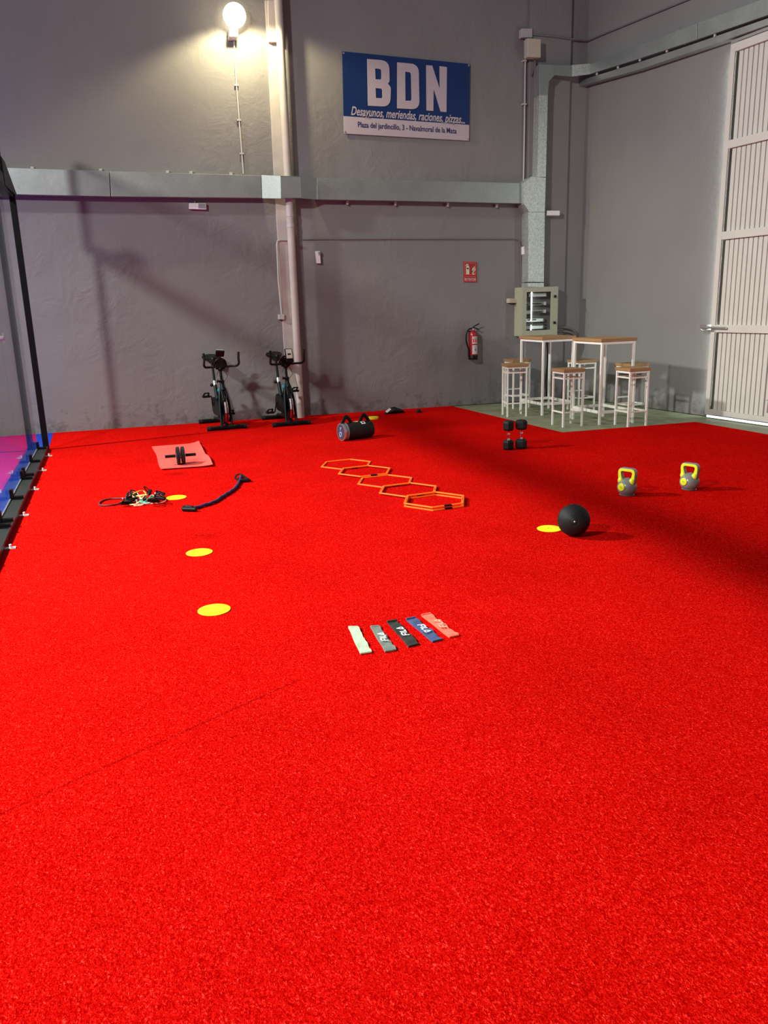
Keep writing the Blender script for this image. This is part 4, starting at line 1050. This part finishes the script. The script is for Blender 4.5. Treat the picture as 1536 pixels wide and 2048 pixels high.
m.bar((xe, .012, Rg+.03), (xe, -.012, Rg+.058), .01, .004, (1, 0, 0)); m.bar((xe, .005, Rg+.022), (xe, .005, Rg+.06), .01, .004, (1, 0, 0))
m.build('end_marking', mat('pale_blue_print', (0.30, 0.42, 0.75), 0.5), t, smooth=True)
for xx in (-.135, .125):
    w_ = .068
    pts = spline([(xx-w_*1.1, -.01, 2*Rg-.012), (xx-w_*.55, -.005, 2*Rg+.045), (xx, 0, 2*Rg+.075), (xx+w_*.55, .005, 2*Rg+.045), (xx+w_*1.1, .01, 2*Rg-.012)], 5)
    MB().tube(pts, .015, 8, flat=1.7).build('handle', M['black_plastic'], t, smooth=True)
def patch(x0, x1, a0_, a1_, mt, nm, rr=Rg+.001):
    m = MB(); n = 4
    vs = [[m.bm.verts.new((x, math.sin(math.radians(a0_+(a1_-a0_)*i/n))*-rr, Rg+math.cos(math.radians(a0_+(a1_-a0_)*i/n))*rr)) for x in (x0, x1)] for i in range(n+1)]
    for p_, q_ in zip(vs, vs[1:]): m.bm.faces.new((p_[0], p_[1], q_[1], q_[0]))
    return m.build(nm, M[mt], t, smooth=True)
patch(.045, .105, 12, 42, 'label_white', 'label'); patch(.065, .087, 20, 34, 'black_plastic', 'label_print', Rg+.002)
patch(-.02, .02, 0, 12, 'label_white', 'label')

# ---------------------------------------------------------------- mat and ab roller
nx_, ny_ = 10, 24; m = MB(); g = []
c00, c10, c11, c01 = [Vector((*p_, 0)) for p_ in ((.718, 8.779), (1.256, 8.699), (1.344, 10.407), (.772, 10.438))]
for j in range(ny_+1):
    row = []
    for i in range(nx_+1):
        u, v = i/nx_, j/ny_
        p_ = c00*(1-u)*(1-v)+c10*u*(1-v)+c11*u*v+c01*(1-u)*v
        z = .0025 + .035*max(0, (u-.75)/.25)**2*(.35+.65*abs(math.sin(v*7))) + .012*max(0, (.06-v)/.06)
        row.append((p_.x+.015*math.sin(v*8)*(u-.5), p_.y, z))
    g.append(row)
top = [[m.bm.verts.new((x, y, z+.006)) for x, y, z in r_] for r_ in g]; bot = [[m.bm.verts.new(p_) for p_ in r_] for r_ in g]
for j in range(ny_):
    for i in range(nx_):
        m.bm.faces.new((top[j][i], top[j][i+1], top[j+1][i+1], top[j+1][i])); m.bm.faces.new((bot[j][i+1], bot[j][i], bot[j+1][i], bot[j+1][i+1]))
for j in range(ny_):
    for i in (0, nx_): m.bm.faces.new((top[j][i], top[j+1][i], bot[j+1][i], bot[j][i]))
for i in range(nx_):
    for j in (0, ny_): m.bm.faces.new((top[j][i], top[j][i+1], bot[j][i+1], bot[j][i]))
tag(m.build('exercise_mat', M['mat_pink'], smooth=True, loc=(1.02, 9.5, .002)), 'pink foam exercise mat with a curling right edge on the carpet', 'mat')

t = thing('ab_roller', (.955, 9.00, .0085), 'black twin-wheel ab roller standing on the pink mat', 'ab wheel', rz=-.05)
Rw = .098
for s in (-1, 1):
    MB().lathe([(0, -.018), (.03, -.020), (.035, -.013), (Rw-.022, -.013), (Rw-.018, -.020), (Rw, -.016), (Rw, .016), (Rw-.018, .020), (Rw-.022, .013), (.035, .013), (.03, .020), (0, .018)], (s*.026, 0, Rw), (1, 0, 0), 36).build('wheel', M['rubber'], t, smooth=True)
MB().cyl((-.17, 0, Rw), (.17, 0, Rw), .007, 12).build('axle', M['steel'], t, smooth=True)
MB().cyl((-.012, 0, Rw), (.012, 0, Rw), .03, 16).build('spacer', M['steel'], t, smooth=True)
for s in (-1, 1):
    MB().lathe([(0, .055), (.020, .055), (.017, .07), (.0165, .15), (.018, .165), (0, .168)], (0, 0, Rw), (s, 0, 0), 16).build('grip', M['black_plastic'], t, smooth=True)

# ---------------------------------------------------------------- purple elastic with handles
t = thing('resistance_tube', (1.1, 7.3, CZ), 'dark purple sleeved resistance tube with two black handles lying in a curve', 'resistance band')
z = .018
pth = [at(389, 1016, z), at(410, 1010, z), at(430, 1003, z), at(448, 991, z), at(460, 984, z), at(472, 974, z), at(479, 962, z), at(483, 951, z)]
sp = spline(pth, 6); MB().tube([p_+Vector((0, 0, .0025*math.sin(i*1.3))) for i, p_ in enumerate(sp)], .0145, 10, rs=[.0145+.0015*math.sin(i*2.1) for i in range(len(sp))]).build('tube', M['purple'], t, smooth=True, world=True)
def vd(p_, q_): d = (q_-p_); return d.normalized()
for (e1, e2), pend in (((at(365, 1018, .022), at(393, 1019, .022)), pth[0]), ((at(483, 961, .022), at(499, 960, .022)), pth[-1])):
    hd = MB().tube([e1, e1.lerp(e2, .04), e1.lerp(e2, .96), e2], .019, 12, rs=[.015, .02, .02, .015]).build('grip', M['black_plastic'], t, smooth=True, world=True)
    e = (e1+e2)/2; back_ = (pend-e)
    if pend is pth[0]: lp = [e1, e1+Vector((.02, .05, .01)), e+Vector((.02, .055, .012)), pend]
    else: lp = [e1, at(471, 957, .02), at(474, 950, .03), at(482, 949, .03), e2]
    MB().tube(spline(lp, 5), .011, 8, flat=.6).build('strap', M['black_plastic'], hd, smooth=True, world=True)

# ---------------------------------------------------------------- tangled resistance tubes
def hpx(pts, z0=.01):
    return spline([at(x, y, z) for x, y, z in pts], 6)
def ztan(pl_): return [(190+x/7.68, 970+y/7.68, z) for x, y, z in pl_]
tubes = [
 ('t_red', .0075, 'dark red resistance tube forming the long loop left of the tangled heap', [(560, 200, .02), (400, 205, .012), (250, 210, .01), (130, 235, .01), (65, 280, .01), (90, 312, .01), (220, 312, .01), (340, 295, .01), (430, 270, .015), (560, 275, .02), (640, 240, .03)]),
 ('t_orange', .006, 'orange resistance tube curling over the top of the tangled heap', [(640, 200, .03), (585, 180, .04), (600, 130, .06), (680, 95, .07), (740, 92, .06), (780, 130, .05), (740, 165, .05), (660, 175, .04), (600, 200, .03), (700, 215, .02), (760, 240, .02)]),
 ('t_pale', .0055, 'pale pink resistance tube looping round the right of the tangled heap', [(520, 190, .02), (560, 130, .04), (640, 110, .05), (690, 190, .04), (770, 220, .03), (780, 260, .02), (720, 310, .01), (600, 318, .01), (760, 290, .012), (980, 278, .012), (1070, 250, .012), (1075, 215, .02), (1000, 150, .04), (930, 130, .05)]),
 ('t_yellow', .006, 'cream yellow resistance tube along the front of the tangled heap', [(430, 210, .012), (520, 200, .012), (600, 180, .04), (700, 160, .05), (790, 150, .05), (740, 190, .045), (640, 290, .02), (500, 300, .01), (620, 302, .01), (780, 290, .01)]),
 ('t_green', .006, 'green resistance tube in the middle of the tangled heap', [(650, 270, .02), (780, 250, .03), (870, 160, .05), (920, 190, .045), (900, 230, .04), (820, 275, .02), (700, 250, .03), (860, 200, .05), (960, 150, .05)])]
for i, (mt, r_, lab, pts) in enumerate(tubes):
    P0 = hpx(ztan(pts)); t = thing('resistance_tube', (P0[0].x, P0[0].y, CZ), lab, 'resistance band', 'tangled resistance tubes')
    P0 = [Vector((p_.x, p_.y, max(p_.z, CZ+r_+.001))) for p_ in P0]
    MB().tube(P0, r_, 8).build('tube', M[mt], t, smooth=True, world=True)
    # black foam handle and its strap
    hx_ = [(560, 230), (840, 110), (1000, 200), (480, 275), (760, 215)][i]
    c = at(190+hx_[0]/7.68, 970+hx_[1]/7.68, .03+.012*(i % 3)); d = Vector((math.cos(i*1.1+.3), math.sin(i*1.1+.3)*.6, .12))*.055
    hd = MB().tube([c-d, c-d*.9, c+d*.9, c+d], .018, 12, rs=[.013, .018, .018, .013]).build('grip', M['black_plastic'], t, smooth=True, world=True)
    nn = Vector((-d.y, d.x, .04)); nn = nn.normalized()*.07
    MB().tube(spline([c-d, c-d*.5+nn*.8, c+nn, c+d*.5+nn*.8, c+d], 5), .008, 8, flat=.5).build('strap', M['black_plastic'], hd, smooth=True, world=True)
    h2 = [(620, 150), (900, 240), (700, 250), (560, 180), (1010, 130)][i]
    c = at(190+h2[0]/7.68, 970+h2[1]/7.68, .022+.014*((i+1) % 3)); d = Vector((math.cos(i*1.9+1), math.sin(i*1.9+1)*.6, .15))*.05
    hd = MB().tube([c-d, c-d*.9, c+d*.9, c+d], .017, 12, rs=[.012, .017, .017, .012]).build('grip', M['black_plastic'], t, smooth=True, world=True)
    nn = Vector((-d.y, d.x, .03)).normalized()*.06
    MB().tube(spline([c-d, c-d*.5+nn*.8, c+nn, c+d*.5+nn*.8, c+d], 5), .008, 8, flat=.5).build('strap', M['black_plastic'], hd, smooth=True, world=True)
    for e_ in (P0[0], P0[-1]):
        MB().ball(e_, .011, (1, 1, 1), 10).build('end_ring', M['steel'], t, smooth=True, world=True)

# ---------------------------------------------------------------- loop bands
bands = [([(1.181, 3.771), (1.229, 3.752), (1.189, 3.432), (1.130, 3.436)], 'band_mint', None, 0, 'pale mint green elastic loop band, leftmost of the five'),
         ([(1.289, 3.728), (1.335, 3.716), (1.309, 3.406), (1.250, 3.409)], 'band_grey', 'band_print', 1, 'grey elastic loop band with white FILA print, second from left'),
         ([(1.394, 3.757), (1.449, 3.756), (1.439, 3.425), (1.379, 3.416)], 'band_black', 'band_print', 1, 'black elastic loop band with white FILA print, middle of the five'),
         ([(1.500, 3.744), (1.556, 3.751), (1.569, 3.429), (1.510, 3.421)], 'band_blue', 'band_print', -1, 'denim blue elastic loop band with white FILA print, second from right'),
         ([(1.600, 3.764), (1.656, 3.769), (1.667, 3.441), (1.610, 3.438)], 'band_coral', 'band_print_pale', 1, 'coral elastic loop band with pale print, rightmost of the five')]
LET = {'F': [[(0, 0), (0, 1)], [(0, 1), (.6, 1)], [(0, .52), (.5, .52)]], 'I': [[(0, 0), (0, 1)]], 'L': [[(0, 1), (0, 0)], [(0, 0), (.5, 0)]], 'A': [[(0, 0), (.35, 1)], [(.35, 1), (.7, 0)], [(.7, 0), (.12, 0)]]}
for k, (q, mt, pr_, sg, lab) in enumerate(bands):
    A4 = [Vector((*p_, 0)) for p_ in q]; cen = sum(A4, Vector())/4
    t = thing('loop_band', (cen.x, cen.y, CZ), lab, 'loop band', 'elastic loop bands in a row')
    def bp(u, v, z):
        e = A4[0]*(1-u)*(1-v)+A4[1]*u*(1-v)+A4[2]*u*v+A4[3]*(1-u)*v-cen
        e += Vector((.0012*math.sin(v*9+k), 0, 0)); return Vector((e.x, e.y, z))
    n = 22; m = MB(); up_, lo_ = [], []
    for j in range(n+1):
        v = j/n; bulge = .009+.004*math.sin(v*13+k*2)+.003*math.sin(v*29+k)
        if j in (0, n): bulge = .007
        up_.append([m.bm.verts.new(bp(u, v, bulge+.0015*math.sin(u*7+v*20))) for u in (0, .33, .66, 1)])
        lo_.append([m.bm.verts.new(bp(u, v, .0008)) for u in (0, .33, .66, 1)])
    for j in range(n):
        for i in range(3):
            m.bm.faces.new((up_[j][i], up_[j][i+1], up_[j+1][i+1], up_[j+1][i])); m.bm.faces.new((lo_[j][i+1], lo_[j][i], lo_[j+1][i], lo_[j+1][i+1]))
        for i in (0, 3): m.bm.faces.new((up_[j][i], up_[j+1][i], lo_[j+1][i], lo_[j][i]))
    for j in (0, n):
        for i in range(3): m.bm.faces.new((up_[j][i], up_[j][i+1], lo_[j][i+1], lo_[j][i]))
    m.build('band', M[mt], t, smooth=True)
    m = MB()
    m.prism([bp(-.02, -.012, .0015), bp(1.02, -.012, .0015), bp(1.02, .018, .0015), bp(-.02, .018, .0015)], (0, 0, .013)); m.build('folded_end', M[mt], t, bevel=.003)
    m = MB(); m.prism([bp(-.02, .985, .0015), bp(1.02, .985, .0015), bp(1.02, 1.012, .0015), bp(-.02, 1.012, .0015)], (0, 0, .010)); m.build('folded_end', M[mt], t, bevel=.003)
    if pr_:
        m = MB(); u_off = 0.0; hgt_, sx_ = .55, .030
        total = .6*.035+.03+.5*.035+.7*.03
        cur = 0.0
        for ch_, adv in (('F', .80), ('I', .34), ('L', .68), ('A', .8)):
            for (x0, y0), (x1, y1) in LET[ch_]:
                def lm(x, y):
                    s = (cur+x-1.2+.2*y)/2.6*.34      # along the band
                    if sg > 0: return bp(.5-(y-.5)*hgt_, .52-s, .0155)
                    return bp(.5+(y-.5)*hgt_, .52+s, .0155)
                m.bar(lm(x0, y0), lm(x1, y1), .0072, .001)
            cur += adv
        m.build('logo_print', M[pr_], t)

# ---------------------------------------------------------------- small black things by the back wall
p = at(788, 826, CZ)
t = thing('gear_bag', (p.x, p.y-.02, CZ), 'small black gear pouch with a white patch lying at the foot of the back wall', 'bag')
m = MB(); rows = []
for i in range(11):
    x = -.17+.34*i/10; hh = [.012, .03, .05, .075, .095, .10, .085, .07, .06, .045, .012][i]; ww = [.02, .05, .07, .08, .085, .085, .08, .08, .07, .05, .02][i]
    rows.append([m.bm.verts.new((x, math.sin(a)*ww, .002+hh*.5*(1+math.cos(a)))) for a in [2*PI*k/12 for k in range(12)]])
for a, b in zip(rows, rows[1:]):
    for k in range(12): m.bm.faces.new((a[k], a[(k+1) % 12], b[(k+1) % 12], b[k]))
m.bm.faces.new(rows[0]); m.bm.faces.new(rows[-1][::-1]); m.build('pouch', M['rubber'], t, smooth=True)
MB().box((-.12, -.045, .055), (.09, .05, .008), Matrix.Rotation(-.6, 3, 'Y') @ Matrix.Rotation(.5, 3, 'X')).build('patch', M['label_white'], t, bevel=.003)
p = at(837, 825, CZ)
m = MB(); m.prism([(-.045, 0, .001), (.045, 0, .001), (.035, 0, .04), (.01, 0, .058), (-.02, 0, .05)], (0, .06, 0))
o = m.build('wedge', M['rubber'], bevel=.008); o.location = (p.x, p.y-.04, CZ)
tag(o, 'tiny black wedge on the carpet right of the gear pouch', 'wedge')
